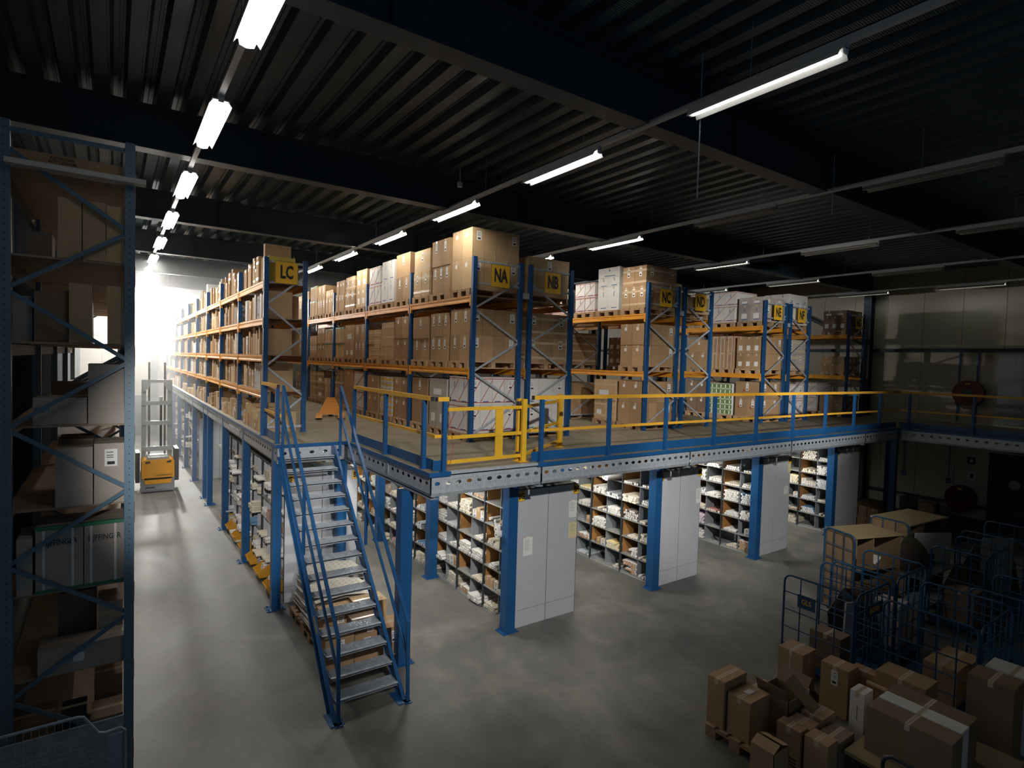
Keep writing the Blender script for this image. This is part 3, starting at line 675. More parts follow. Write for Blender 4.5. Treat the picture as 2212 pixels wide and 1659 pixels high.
fill('ND', 12.008, 2, ZT, [(C2, 2, [.42], 'k', 3), (C2, 2, [.5, .4], 's')], True)
fill('ND', 12.008, 1, ZM, [None, (CD, 3, [.4, .45], 'm'), (CD, 3, [.4, .4], 'm')], True)
fill('ND', 12.008, 0, ZD, [None, (CD, 2, [.5, .5], 's')], True)
fill('NE', 15.655, 2, ZT, [(CG, 2, [.5, .22], 'bm', 2), (WH, 2, [.5, .45], 'rb'), (WH, 2, [.5, .45], 'r')], True)
fill('NE', 15.655, 1, ZM, [(C, 3, [.46, .5], 'm', 4), (C, 3, [.5, .5], 'wk'), (C, 2, [.5, .4], 's')], True)
fill('NE', 15.655, 0, ZD, [(C, 2, [.55, .5], 'lq', 2), (WH, 5, [.16]*6, 'nk'), (CD, 2, [.5, .5], 's')], True)
fill('NF', 17.008, 2, ZT, [(WH, 2, [.62, .3], 'b', 3), (WH, 2, [.62], 'b')], True)
fill('NF', 17.008, 1, ZM, [(CG, 2, [.5, .45], 't', 2), (CD, 2, [.5, .4], 's')], True)
fill('NF', 17.008, 0, ZD, [(WH, 2, [.5, .5], 'rl', 3), (CD, 2, [.5, .4], 's')], True)
fill('NG', 20.71, 2, ZT, [(CD, 3, [.5, .2], 'm', 3)], True)
fill('NG', 20.71, 1, ZM, [(C, 3, [.26, .26], 'f', 4)], True)
fill('NG', 20.71, 0, ZD, [(CD, 2, [.3, .28], 'f', 3), (WH, 2, [.5, .5], 'r')], True)
for k, (x, z, w) in enumerate(((15.70, ZM+1.11, 3), (15.70, ZM+.61, 3))):
    pass
for k, (x, y, z) in enumerate(((15.69, 10.58, ZM+.1445+.33), (15.69, 10.58, ZM+.1445+.83))):
    t = text('EIJFFINGER', .05, INK); o = link('carton_print', t, None, (x-.045, y+.4, z+.05)); o.rotation_euler = (0, 0, -math.pi/2)
    tag(o, 'black lettering printed on the %s strapped brown carton of rack NE' % ('lower', 'upper')[k], 'lettering')

# ------------------------------------------------------------------ narrow boxes on rack LC
LVZ = [H+.0, 3.835+.086, 4.575+.086, 5.325+.086, 6.07+.086]
LNM = ['deck', 'lowest', 'second', 'third', 'top']
for lv in range(5):
    for b in range(9):
        y = 12.32+b*2.83+.08; ye = y+2.66; k = 0; far = b >= 4
        while True:
            wdt = R_.choice((.11, .14, .18, .24, .32) if not far else (.5, .62, .75, .85)); h = R_.uniform(.32, .6) if lv else R_.uniform(.2, .5)
            if lv == 4 and b < 4: h *= R_.choice((1, 1.1, 1.35))
            if y+wdt > ye or k >= (11 if not far else 4): break
            u = R_.random(); mt = WH if u < .14 else (C2 if u < .6 else C)
            if b == 0 and k in (3, 4, 5) and lv in (1, 3): mt = WH; wdt = .13; h = .55
            if lv == 4 and b == 0 and k == 0: wdt, h, mt = .34, .5, mat('mustard_print', (.60, .46, .06), .6)
            d = R_.uniform(.45, .68); x = 2.53+R_.uniform(0, .06)-(.08 if lv == 0 else 0)
            st = R_.choice(('', 's', 's', 't', '', 'b') if wdt > .1 else ('', '', 'b'))
            NMT.setdefault(mt.name, 'mustard')
            lookup = ('tall ' if h > .45 else 'low ' if h < .33 else '')+('narrow ' if wdt < .15 else 'wide ' if wdt > .35 else '')
            hz = LVZ[lv]+.0006
            sm = h < .42 and R_.random() < .3 and lv and h*1.6 < .64
            o = put('shelf_box', x, y, hz, d, wdt, h, mt, st, '%s%s box, %s in the row, %s level, %s bay of rack LC' % (lookup, NMT[mt.name], ORD[k], LNM[lv], ORD[b]), 'boxes on rack LC')
            if sm and not far:
                put('small_carton', x+.02, y+.01, hz+h+.001, d*.8, wdt-.02, h*.55, mt, '', 'small box on top of the %s box, %s level, %s bay of rack LC' % (ORD[k], LNM[lv], ORD[b]), 'boxes on rack LC')
            y += wdt+R_.choice((.004, .01, .03, .08) if not far else (.02, .05)); k += 1
pallet(2.54, 12.44, H+.002, 'wooden pallet lying on the deck under the first bay of rack LC') if False else None
# big cartons filling the end of LC

# ------------------------------------------------------------------ shelving blocks under the platform
UH = 2.42; LZ = [.02+.398*i for i in range(7)]
su = {}
def unit_meshes(s, pale=False):
    if (s, pale) in su: return su[(s, pale)]
    X = lambda x: x*s
    d = {}
    d['shelf'] = MB().box(X(0), .02, -.025, X(.68), .976, 0).box(X(-.002), .25, -.020, X(0), .29, -.005, 1).box(X(-.002), .70, -.020, X(0), .74, -.005, 1).mesh('shelf', [SHELF, SIGNY])
    d['divider'] = MB().box(X(.02), .485, .02, X(.66), .495, 2.4).mesh('divider', PANEL if pale else DIVID)
    d['side_panel'] = MB().box(X(.04), .968, .42, X(.66), .974, 2.4).mesh('side_panel', PANEL if pale else BROWNP)
    d['back_panel'] = MB().box(X(.665), .02, .02, X(.675), .976, 2.4).mesh('back_panel', PANEL if pale else DIVID)
    d['upright'] = MB().box(X(-.004), -.018, 0, X(.03), .018, UH).mesh('upright', DARKP)
    d['base_strip'] = MB().box(X(.0), .02, .001, X(.02), .976, .02).mesh('base_strip', PANEL)
    su[(s, pale)] = d; return d
def unit(x, y, s, blk, k, side, first=False):
    o = thing('shelving_unit', 'grey metal shelving bay, %s from the front, %s side of block %s' % (ORD[k], side, blk), 'shelving', (x, y, 0), 0, 'shelving bays under the platform')
    d = unit_meshes(s, blk in ('BE', 'BC'))
    for z in LZ: part('shelf', d['shelf'], None, o, (0, 0, z+.025))
    for n in ('divider', 'side_panel', 'back_panel', 'base_strip'): part(n, d[n], None, o)
    part('upright', d['upright'], None, o); part('upright', d['upright'], None, o, (0, .978, 0)) if first else None
    part('top_cover', MB().box(s*.0, 0, UH, s*.69, .996, UH+.008), DARKP, o)
    return o
PALS = [((.80, .79, .76), (.88, .87, .84)), ((.76, .69, .56), (.84, .79, .69)), ((.42, .20, .18), (.8, .76, .72)), ((.50, .55, .60), (.8, .82, .84)), ((.25, .20, .18), (.7, .68, .66)), ((.75, .73, .70), (.55, .35, .22)), ((.18, .34, .55), (.8, .8, .8)), ((.80, .66, .30), (.85, .8, .65)), ((.60, .42, .55), (.8, .72, .78))]
PN = ['white', 'cream', 'dark red', 'pale grey', 'dark brown', 'white and brown', 'blue', 'yellow', 'mauve']
RM = [[mat('roll_side_%d' % i, a, .45), mat('roll_end_%d' % i, b, .6), mat('roll_core', (.12, .10, .08), .8)] for i, (a, b) in enumerate(PALS)]
def roll_mb(n, r=.029, L=.53, core=True, mi=0):
    m = MB(); k = 0
    P = [(0, r), (L, r)]
    for x, q in P:
        for j in range(n): t = 2*math.pi*j/n; m.v.append((x, q*math.cos(t), q*math.sin(t)))
    for j in range(n): q = (j+1) % n; m.f.append((j, n+j, n+q, q)); m.m.append(mi)
    if core:
        for j in range(n): t = 2*math.pi*j/n; m.v.append((0, .4*r*math.cos(t), .4*r*math.sin(t)))
        for j in range(n): q = (j+1) % n; m.f.append((j, q, 2*n+q, 2*n+j)); m.m.append(mi+1)
        m.f.append(tuple(range(2*n, 3*n))); m.m.append(mi+2)
    else: m.f.append(tuple(range(n))); m.m.append(mi+1)
    return m
RMESH = [roll_mb(12).mesh('wallpaper_roll', RM[i]) for i in range(len(PALS))]
STUFF = MB(); SB = [roll_mb(7, core=False, mi=2*i) for i in range(len(PALS))]
NROLL = [0]; JOBS = []
def compartment(x, y, z, s, blk, k, half, lv):
    """plan contents of a compartment; s=+1: open towards -x"""
    u = R_.random()
    if lv == 6: return
    if u < (.10 if lv else .25): return
    w = .455; r = .029
    if u < .17:
        nn = R_.choice((1, 2, 3)); 
        for i in range(nn):
            mt = R_.choice((WH, WH, C)); hh = R_.uniform(.12, .2)
            put('small_carton', x+.02, y+.02+i*.145, z, .4, .135, hh, mt, 'b' if mt is WH else '', 'small %s carton, %s from the front, %s half of bay %s, shelf %s, block %s' % (NMT[mt.name], ORD[i], half, ORD[k], ORD[lv], blk), 'small cartons on the shelving')
        return
    pi = R_.choices(range(len(PALS)), (17, 11, 1.5, 3, 1.5, 3, 1, 1, .5))[0]
    nrow = int(w/(2*r+.002)); nl = R_.choice((1, 1, 2, 2, 3, 4, 5)); out = (-R_.choice((.0, -.03, .01, .02)) if R_.random() < .9 else -.08) if blk not in ('BE', 'BC') else -R_.choice((.02, .05, .1, .18))
    full = R_.random() < .6; items = []
    for l in range(nl):
        c = nrow-(l % 2) if full else R_.randint(max(2, nrow-4), nrow)-(l % 2)
        for i in range(c):
            if l == nl-1 and R_.random() < .15: continue
            items.append((x+out+R_.uniform(-.012, .012), y+.014+r+(2*r+.0012)*i+(r if l % 2 else 0), z+r+.0008+l*r*1.76))
    dist = x*x+y*y
    JOBS.append((dist, pi, items, '%s wallpaper rolls, %s half of the %s bay, %s shelf up, block %s' % (PN[pi], half, ORD[k], ORD[lv], blk)))
def block(nm, x, y0, nb, right=1, skip=()):
    for k in range(nb):
        y = y0+k*.996; unit(x, y, 1, nm, k, 'left', k == nb-1)
        for lv in range(6):
            for hf in (0, 1): compartment(x, y+.02+hf*.475, LZ[lv]+.025, 1, nm, k, ('near', 'far')[hf], lv)
    for k in range(right): unit(x+1.52-.14, y0+k*.996, -1, nm, k, 'right')
    px = x+.0
    for i in (0, 1):
        o = single('end_panel', MB().box(0, 0, 0, .685, .022, UH).box(.685, .004, 0, .697, .018, UH, 1).box(-.006, .004, 0, 0, .022, UH, 1).box(0, -.001, .30, .685, 0, .304, 1), [PANEL, DARKP], 'tall grey end panel, %s half of shelving block %s' % (('left', 'right')[i], nm), 'panel', (px+.695*i, y0-.045, 0), 0, 'grey end panels')
block('BG', 5.745, 8.02, 12)
block('BJ', 9.39, 8.02, 7)
block('BL', 13.08, 8.02, 5)
block('BN', 16.87, 8.02, 3)
block('BE', 2.64, 11.12, 7, 1)
block('BC', 2.60, 23.75, 9, 1)
JOBS.sort(key=lambda j: j[0])
for dist, pi, items, lab in JOBS:
    for (x, y, z) in items:
        if NROLL[0] < 300 and not (x < 4):
            tag(link('wallpaper_roll', RMESH[pi], None, (x, y, z)), lab, 'wallpaper roll', lab); NROLL[0] += 1
        else:
            STUFF.add(SB[pi], Matrix.Translation((x, y, z)))
smats = []
for i in range(len(PALS)): smats += RM[i][:2]
o = link('wallpaper_rolls_stock', STUFF.mesh('rolls', smats)); tag(o, 'paper rolls filling the farther compartments of the shelving under the platform', 'wallpaper rolls'); o['kind'] = 'stuff'
# large rolls sticking out of BG and BJ
for i, (x, y, z, r, nm) in enumerate(((5.50, 8.25, 1.72, .06, 'upper'), (5.42, 8.12, 1.67, .055, 'lower'), (9.1, 9.32, 2.12, .06, 'left'), (9.05, 9.2, 2.12, .06, 'right'))):
    m = MB().tube([(0, 0, 0), (.62, 0, 0)], r, 14); m.tube([(-.001, 0, 0), (.0, 0, 0)], r*.3, 8, 1)
    m.tube([(.14, 0, 0), (.40, 0, 0)], r+.001, 14, 2 if i < 2 else 0)
    single('large_roll', m, [WHITE, INK, mat('brown_band', (.25, .10, .05), .6)], 'thick white roll with brown band sticking out of block %s, the %s one' % (('BG', 'BG', 'BJ', 'BJ')[i], nm), 'roll', (x, y, z))
for nm, n2, x in (('BG', 'BH', 5.745), ('BJ', 'BK', 9.39), ('BL', 'BM', 13.08), ('BN', 'BO', 16.87), ('BE', 'BF', 2.64)):
    y = (8.02 if nm != 'BE' else 11.12)-.052
    for t, xx in ((nm, x+.08), (n2, x+1.34)):
        sign(t, xx, y, UH-.10, .135, .17, 'small yellow plate with black letters %s at the shelving panel top corner' % t, .10, 'block_sign', .62)
sign('BE', 2.70, 23.75-.052, UH-.10, .135, .17, 'small yellow plate with letters BE on the distant shelving block', .10, 'block_sign', .62)
def sheet(x, y, z, w, h, label, m=PAPER, lines=9):
    mm = MB().box(-w/2, -.002, -h/2, w/2, 0, h/2)
    for i in range(lines): mm.box(-w*.38, -.0028, h*.36-i*h*.07, w*(.1+.25*((i*7) % 3)/3), -.002, h*.36-i*h*.07+h*.018, 1)
    mm.box(-w/2, -.003, h/2-.012, -w/2+.05, -.002, h/2+.012, 2).box(w/2-.05, -.003, h/2-.012, w/2, -.002, h/2+.012, 2)
    single('notice_sheet', mm, [m, GREY, TAPE], label, 'paper', (x, y, z))
yp = 8.02-.046
sheet(6.00, yp, 1.42, .20, .33, 'printed paper sheet taped on the left panel of block BG')
sheet(7.02, yp, 1.96, .19, .32, 'printed paper sheet in a sleeve, upper right on block BG', lines=8)
sheet(7.03, yp, 1.56, .20, .30, 'yellowed form with stamps below the sheet on block BG', PAPY, 7)
sheet(10.72, yp, 1.80, .17, .34, 'white paper sheet high on the right panel of block BJ')
sheet(14.30, yp, 1.55, .20, .22, 'handwritten note on the right panel of block BL', lines=5)
sheet(14.42, yp, 2.15, .12, .30, 'transparent sleeve with paper at the top of block BL', PAPY, 3)
# ochre bins at the foot of block BE
for i in range(7):
    b = thing('storage_bin', 'ochre plastic bin at the foot of block BE, %s from the stairs' % ORD[i], 'bin', (2.48, 11.5+.92*i, .05), 0, 'ochre storage bins')
    m = MB(); m.prism([(0, .0), (.5, 0), (.5, .26), (.16, .26), (-.05, .12)], 'y', 0, .008).prism([(0, .0), (.5, 0), (.5, .26), (.16, .26), (-.05, .12)], 'y', .40, .408)
    m.box(0, 0, 0, .5, .408, .008).box(.492, 0, 0, .5, .408, .26).bar((0, .204, 0), (-.05, .204, .12), .408, .008)
    part('shell', m, mat('bin_ochre', (.62, .30, .02), .5), b); part('rim', MB().box(-.06, 0, .11, -.045, .408, .13), mat('bin_ochre', (.62, .30, .02), .5), b)
    part('front_label', MB().box(-.045, .14, .05, -.04, .26, .09), PAPER, b)

# ------------------------------------------------------------------ pallets of slit boards and boxes under the stairs
pallet(2.62, 9.75, .001, 'wooden pallet under the stack of white slit boards', 0, 'pallets on the ground floor')
pallet(2.62, 8.95, .001, 'second wooden pallet under the white slit boards', 0, 'pallets on the ground floor')
def slit_board(w, d):
    m = MB(); n = 14
    def zf(x, y): return .05*math.sin(x*2.6+.6)+.025*math.sin(y*4)-.06*abs(x-w/2)
    for t, mi in ((.0, 0), (.016, 0)):
        b = len(m.v)
        for i in range(n+1):
            for j in range(9): m.v.append((w*i/n, d*j/8, zf(w*i/n, d*j/8)+t))
        for i in range(n):
            for j in range(8):
                q = (b+i*9+j, b+(i+1)*9+j, b+(i+1)*9+j+1, b+i*9+j+1); m.f.append(q if t else q[::-1]); m.m.append(0)
    N_ = (n+1)*9
    for i in range(n):
        for j in (0, 8): a, c = i*9+j, (i+1)*9+j; m.f.append((a, c, N_+c, N_+a) if j == 0 else (c, a, N_+a, N_+c)); m.m.append(1)
    for j in range(8):
        for i in (0, n): a, c = i*9+j, i*9+j+1; m.f.append((c, a, N_+a, N_+c) if i == 0 else (a, c, N_+c, N_+a)); m.m.append(1)
    for i in range(8):
        for j in range(11):
            x, y = .08+i*(w-.16)/7.5+(.03 if j % 2 else 0), .05+j*(d-.1)/10.5
            z = [zf(x-.02, y), zf(x+.02, y)]
            m.quad([(x-.02, y, z[0]+.0172), (x+.02, y, z[1]+.0172), (x+.02, y+.012, z[1]+.0172), (x-.02, y+.012, z[0]+.0172)], 2)
    return m.mesh('slit_board', [mat('slit_board_white', (.66, .64, .58), .7), mat('slit_board_edge', (.45, .44, .42), .8), INK])
SBM = slit_board(.98, .78)
for i in range(17): tag(link('slit_board', SBM, None, (2.60+R_.uniform(-.02, .02)+.002*i, 9.0+R_.uniform(-.02, .02), .20+.0335*i)), 'white slotted sheet in the front stack under the stairs, %s from below' % ORD[i], 'board', 'slotted sheets of the front stack')
for i in range(18): tag(link('slit_board', SBM, None, (2.70+R_.uniform(-.02, .02)+.004*i, 9.83+R_.uniform(-.02, .02), .20+.034*i)), 'white slotted sheet in the rear stack under the stairs, %s from below' % ORD[i], 'board', 'slotted sheets of the rear stack')
pallet(2.62, 8.02, .001, 'wooden pallet carrying brown cartons under the lower stair treads', 0, 'pallets on the ground floor')
GG = 'brown cartons under the stairs'
put('cardboard_carton', 2.50, 8.06, .147, .42, .40, .46, C, 'F', 'brown carton, lower left front corner under the stairs', GG)
put('cardboard_carton', 2.93, 8.06, .147, .36, .40, .40, C, 'F', 'brown carton with label in the middle under the stairs', GG)
put('cardboard_carton', 3.30, 8.06, .147, .48, .40, .40, C, 'F', 'brown carton at the right end under the stairs', GG)
put('cardboard_carton', 2.60, 8.50, .147, .50, .36, .62, C, 'F', 'brown taped carton behind the front row under the stairs', GG)
put('cardboard_carton', 3.11, 8.50, .147, .50, .36, .66, C2, '', 'pale open topped carton leaning against the white sheets', GG)
put('cardboard_carton', 2.95, 8.10, .55, .44, .34, .16, CD, 'F', 'flat dark carton with label lying on the middle carton under the stairs', GG)

# ------------------------------------------------------------------ pallet truck on the deck
t = thing('pallet_truck', 'yellow hand pallet truck with looped handle standing on the deck', 'pallet truck', (4.75, 15.2, H+.001), math.radians(-18))
for s in (-1, 1): part('fork', MB().prism([(s*.27-.08, .05), (s*.27+.08, .05), (s*.27+.08, .085), (s*.27-.08, .085)], 'y', -.9, .1), ORANGE, t); part('fork_wheel', MB().tube([(s*.27-.04, -.8, .035), (s*.27+.04, -.8, .035)], .035, 10), BLACK, t)
part('body', MB().prism([(-.3, .08), (.3, .08), (.10, .50), (-.10, .50)], 'y', .08, .16).prism([(-.3, .05), (.3, .05), (.3, .09), (-.3, .09)], 'y', .0, .2), ORANGE, t)
part('steer_wheel', MB().tube([(-.06, .2, .09), (.06, .2, .09)], .09, 12), BLACK, t)
part('shaft', MB().tube([(0, .2, .35), (0, .3, .75), (0, .34, 1.0)], .02, 8), BLUE, t)
h = [(0, .34, .98)]+[(.15*math.sin(a*math.pi/8)*1.0, .36, 1.14-.13*math.cos(a*math.pi/8)) for a in range(17)]
part('handle', MB().tube(h, .014, 8), DARKP, t)
part('grip_bar', MB().tube([(-.12, .36, 1.2), (.12, .36, 1.2)], .013, 8), DARKP, t)

# ------------------------------------------------------------------ reach truck
t = thing('reach_truck', 'yellow and grey reach truck with raised mast standing in the left aisle', 'forklift', (1.24, 22.1, .001))
def rb(m, x0, y0, z0, x1, y1, z1, c=.06, mi=0):
    return m.prism([(x0+c, z0), (x1-c, z0), (x1, z0+c), (x1, z1-c), (x1-c, z1), (x0+c, z1), (x0, z1-c), (x0, z0+c)], 'y', y0, y1, mi)
part('chassis', rb(rb(MB(), -.47, .02, .04, .47, 1.1, .60, .03), -.40, .0, .10, .40, .06, .36, .03), GREY, t)
part('battery_cover', rb(MB(), -.46, -.02, .44, .46, .9, 1.10, .07).prism([(-.36, .30), (.36, .30), (.40, .50), (-.40, .50)], 'y', -.02, .1), TYEL, t)
part('top_cover', MB().prism([(-.33, 1.10), (.33, 1.10), (.28, 1.18), (-.28, 1.18)], 'y', .02, .8), GREY, t)
for s in (-1, 1): part('tail_lamp', MB().prism([(s*.30-.06, .98), (s*.30+.08, 1.0), (s*.30+.06, 1.06), (s*.30-.06, 1.04)], 'y', -.03, -.018), BLACK, t)
l = link('lettering', text('JUNGHEINRICH', .045, INK), t, (.17, -.024, .58))
part('vent_slot', MB().box(-.36, -.006, .16, -.10, .0, .20), BLACK, t)
for s in (-1, 1): part('side_guard', MB().box(s*.50, .35, .30, s*.62, 1.2, 1.38 if s > 0 else 1.3), DARKP, t)
for s in (-1, 1):
    part('mast_rail', rb(MB(), s*.38-.065, .75, .9, s*.38+.065, .95, 3.70, .01), GREYL, t)
    part('wheel', MB().tube([(s*.42-.04, .4, .12), (s*.42+.04, .4, .12)], .12, 14), BLACK, t)
for z, hh in ((3.66, .1), (2.92, .14), (2.24, .14), (1.36, .16)): part('mast_crossbar', MB().box(-.44, .72, z-hh/2, .44, .76, z+hh/2), GREYL, t)
for s in (-1, 1): part('gusset', MB().prism([(s*.42, 3.6), (s*.18, 3.6), (s*.26, 3.4), (s*.40, 3.3)][::s], 'y', .70, .72), GREYL, t)
for x in (-.22, .24): part('inner_mast', MB().box(x-.03, .98, .9, x+.03, 1.06, 4.3), mat('mast_inner', (.25, .24, .22), .4, .4), t)
part('hydraulic_cylinder', MB().tube([(.12, .9, 1.3), (.12, .9, 3.0)], .035, 10), DARKP, t)
part('cylinder_head', MB().tube([(.12, .9, 3.0), (.12, .9, 3.12)], .05, 10), GREYL, t)

# ------------------------------------------------------------------ foreground rack on the left
RX0, RYF = -.845, 7.27
fr = thing('pallet_rack', 'tall blue grey rack with cross braces in the left foreground, full of boxes', 'rack', (RX0, RYF, .001))
for i in range(5): frame(fr, 0, i*2.8, 0, .99, 6.8, UPG, BLUED, .673, True, .50)
LS = [4.646-(4.2705-z)*1.098 for z in (5.865, 5.105, 4.335, 3.575, 2.812, 2.034, 1.25, .45)]
for i in range(4):
    for z in LS:
        for xx in (-.045, .99): (part('beam', beam_mesh(2.7), None, fr, (xx, i*2.8+.05, z-.09)) if xx > 0 else part('beam', MB().box(xx, i*2.8+.05, z-.15, 0, i*2.8+2.75, z-.03), BEAM, fr))
        part('shelf_board', MB().box(-.02, i*2.8+.06, z-.022, 1.01, i*2.8+2.74, z), BOARD, fr)
def tx(x): return x*1.098
def tz(z): return 4.646-(4.2705-z)*1.098
GL = 'boxes in the left foreground rack'
def lb(x0, x1, z0i, h, mt, label, dy=.05, d=.5, st='', rz=0):
    return put('cardboard_box', tx(x0), RYF+dy, LS[z0i]+.0015, tx(x1)-tx(x0)-.004, d, h, mt, st, label, GL, rz)
lb(-.76, .085, 0, .18, C, 'long flat printed carton on the uppermost shelf of the left rack', .10, .5)
for i, (s_, hh) in enumerate((('EIJFFINGER', .028), ('ROTTERDAM', .026), ('CARTON NO.: IK00178.8.2', .024), ('MADE IN CHINA', .024))):
    o = link('print', text(s_, hh, INK), bpy.data.objects['cardboard_box'], (.42+(.05 if i == 2 else 0), -.002, .145-.038*i))
single('white_plank', MB().box(-.83, 0, 0, .28, .12, .05), mat('white_plank', (.55, .53, .50), .6), 'long white plank lying across the shelf edge, sticking out past the post', 'plank', (0, RYF-.13+.17, LS[0]+.0) if False else (0.0, RYF-.165, LS[0]-.03))
lb(-.41, -.234, 1, .60, C2, 'tall pale carton, left of the three on the second shelf from above')
lb(-.230, -.053, 1, .60, C2, 'tall pale carton, middle of the three on the second shelf from above')
lb(-.048, .088, 1, .58, C2, 'tall pale carton next to the post on the second shelf from above')
lb(-.70, -.50, 1, .36, CG, 'grey carton deep on the second shelf from above, left', .9, .4)
lb(-.332, -.155, 2, .60, C2, 'pale upright carton in the middle of the third shelf from above')
lb(-.585, -.336, 2, .50, CD, 'dark carton left of the pale one on the third shelf', .12)
lb(-.043, .088, 2, .60, C2, 'pale upright carton beside the post on the third shelf')
lb(-.74, -.60, 2, .45, CG, 'grey narrow carton at the left end of the third shelf', .2)
lb(-.19, .092, 3, .62, CG, 'big plain carton beside the post on the fourth shelf from above')
b = lb(-.594, -.196, 3, .27, CG, 'long low carton with dark stamped letters on the fourth shelf', .10)
link('print', text('ERPI', .045, BLUEINK), b, (.07, -.002, .15))
lb(-.50, -.20, 3, .40, CD, 'dark carton behind the long low one on the fourth shelf', .72, .4)
lb(-.433, -.150, 4, .60, CG, 'large plain carton in the middle of the fifth shelf', .05)
lb(-.144, .094, 4, .63, CG, 'large carton with paper note beside the post on the fifth shelf', .04, .5, 'F')
lb(-.44, -.16, 4, .62, CD, 'dark carton behind the large plain one on the fifth shelf', .62, .5)
for i, (a, c) in enumerate(((-.575, -.223), (-.219, .095))):
    b = put('cardboard_box', tx(a), RYF+.04, LS[5]+.0015, tx(c)-tx(a)-.004, .5, .67, CARDG, '', 'strapped carton with green edges and dark maker name, %s one on the sixth shelf' % ('left', 'right')[i], GL)
    w = tx(c)-tx(a)
    link('print', text('EIJFFINGER', .056, INK, .72), b, (w/2, -.003, .50))
    part('edge_protector', MB().box(-.004, -.006, .635, w, .03, .672), GREENT, b); part('edge_protector', MB().box(-.004, -.006, -.001, w, .03, .03), GREENT, b)
    for q in (.14, .74): part('strap', MB().box(w*q, -.005, 0, w*q+.02, -.0015, .67), STRAP, b)
lb(-.708, -.592, 5, .57, CG, 'narrow grey carton left of the green edged ones')
lb(-.119, .093, 6, .55, CG, 'tilted brown carton beside the post on the seventh shelf', .35, .4, 't')
lb(-.45, -.13, 6, .60, CD, 'dark stacked carton behind on the seventh shelf, with arrows', .7, .4, 'p')
lb(-.562, .095, 6, .27, CG, 'long flat brown carton lying on the seventh shelf', .03, .3, 'f')
lb(-.754, -.44, 7, .42, CD, 'printed brown carton at the bottom left of the rack', .04, .4)

lb(-.40, -.20, 7, .40, mat('film_black', (.03, .035, .045), .15), 'bundle wrapped in shiny black film near the bottom of the rack', .1, .3)
lb(-.17, .09, 7, .30, CD, 'brown carton near the bottom right of the rack', .04, .4, 'f')
lb(-.15, .09, 7, .52, CD, 'taller dark carton behind at the bottom right of the rack', .5, .3)
# mesh trolley bottom left
t = thing('mesh_trolley', 'galvanised mesh trolley with bent tubular rim, lower left corner', 'trolley', (0, 5.9, .7))
zr = lambda x: 0
P = [(-.86, 0, .86), (-.24, 0, .86), (-.20, 0, .85), (-.10, 0, .68), (-.05, 0, .66), (.06, 0, .67), (.09, 0, .64), (.10, 0, -.6)]
part('rim', MB().tube(P, .013, 8), GALVD, t)
m = MB()
x = -.84
while x < .0:
    zt_ = .86 if x < -.22 else .86-(x+.22)*1.6; m.tube([(x, .012, -.62), (x, .012, max(.66, zt_))], .0022, 4, cap=False); x += .05
for k in range(26):
    z = -.60+.05*k+.03
    xe = .0 if z < .66 else -.17; 
    if z < .85: m.tube([(-.86, .008, z), (xe, .008, z)], .0022, 4, cap=False)
part('wire_mesh', m, GALVD, t); part('sheet_panel', MB().box(-.04, .016, -.62, .09, .02, .62), GALVD, t)
part('floor_tray', MB().box(-.86, .02, -.62, .09, .62, -.59), GALVD, t); part('back_panel', MB().box(-.86, .60, -.62, .09, .62, .45), GALVD, t)
for x in (-.8, .04):
    for y in (.05, .58): part('castor', MB().tube([(x-.02, y, -.663), (x+.02, y, -.663)], .037, 10), BLACK, t)

# ------------------------------------------------------------------ right wall fittings
def reel(y, z, r, lab, lc):
    o = thing('hose_reel', lab, 'hose reel', (XW-.13, y, z))
    part('drum', MB().tube([(-.18, 0, 0), (-.10, 0, 0)], r, 28).tube([(-.10, 0, 0), (-.02, 0, 0)], r*.85, 24).tube([(-.02, 0, 0), (.02, 0, 0)], r, 28), mat('reel_red', (.11, .012, .02), .35), o)
    part('hub', MB().tube([(-.20, 0, 0), (-.18, 0, 0)], r*.32, 20), lc, o); part('label_plate', MB().box(-.184, -.06, r*.68, -.181, .06, r*.82), SIGNY, o)
    part('hose', MB().tube([(-.1, r*.9, -.1), (-.12, r*.75, -r*.8), (-.12, r*.2, -r*1.15), (-.12, -r*.4, -r*1.1), (-.1, -r*.85, -r*.5)], .016, 8), BLACK, o)
    part('bracket', MB().box(.02, -.05, -.3, .12, .05, .3), BEAM, o); return o
reel(6.75, 4.05, .42, 'dark red fire hose reel on the wall above the platform arm', mat('hub_green', (.02, .12, .12), .5))
reel(6.80, .62, .42, 'dark red fire hose reel low on the wall under the platform arm', BLACK)
for y in (7.09, 6.6): single('wall_rail', MB().box(XW-.05, y-.02, 3.1, XW-.002, y+.02, 5.38), BLUED, 'perforated vertical rail on the wall, %s of the upper hose reel' % ('left' if y > 7 else 'right'), 'rail')
c = thing('strip_curtain', 'hanging curtain of clear plastic strips in the upper wall opening', 'strip curtain', (XW-.12, 4.2, 2.92+.2))
for i in range(9): part('strip', MB().box(-.003*(i % 2), i*.205, 0, .002, i*.205+.2, 2.25), mat('strip_plastic', (.30, .36, .38), .25), c)
part('track', MB().box(-.03, -.05, 2.25, .03, 1.9, 2.3), BLUED, c)
d = struct('door_2', MB().box(XW-.05, 4.9, 0, XW-.002, 6.05, 2.1).box(XW-.09, 6.05, 0, XW-.002, 6.15, 2.2).box(XW-.09, 4.8, 0, XW-.002, 4.9, 2.2).box(XW-.09, 4.8, 2.1, XW-.002, 6.15, 2.2), mat('door_navy', (.012, .02, .045), .5))
single('round_window', MB().tube([(XW-.06, 5.5, 1.28), (XW-.052, 5.5, 1.28)], .14, 24), mat('porthole', (.25, .3, .3), .2), 'round porthole glazed in the dark wall door', 'window')
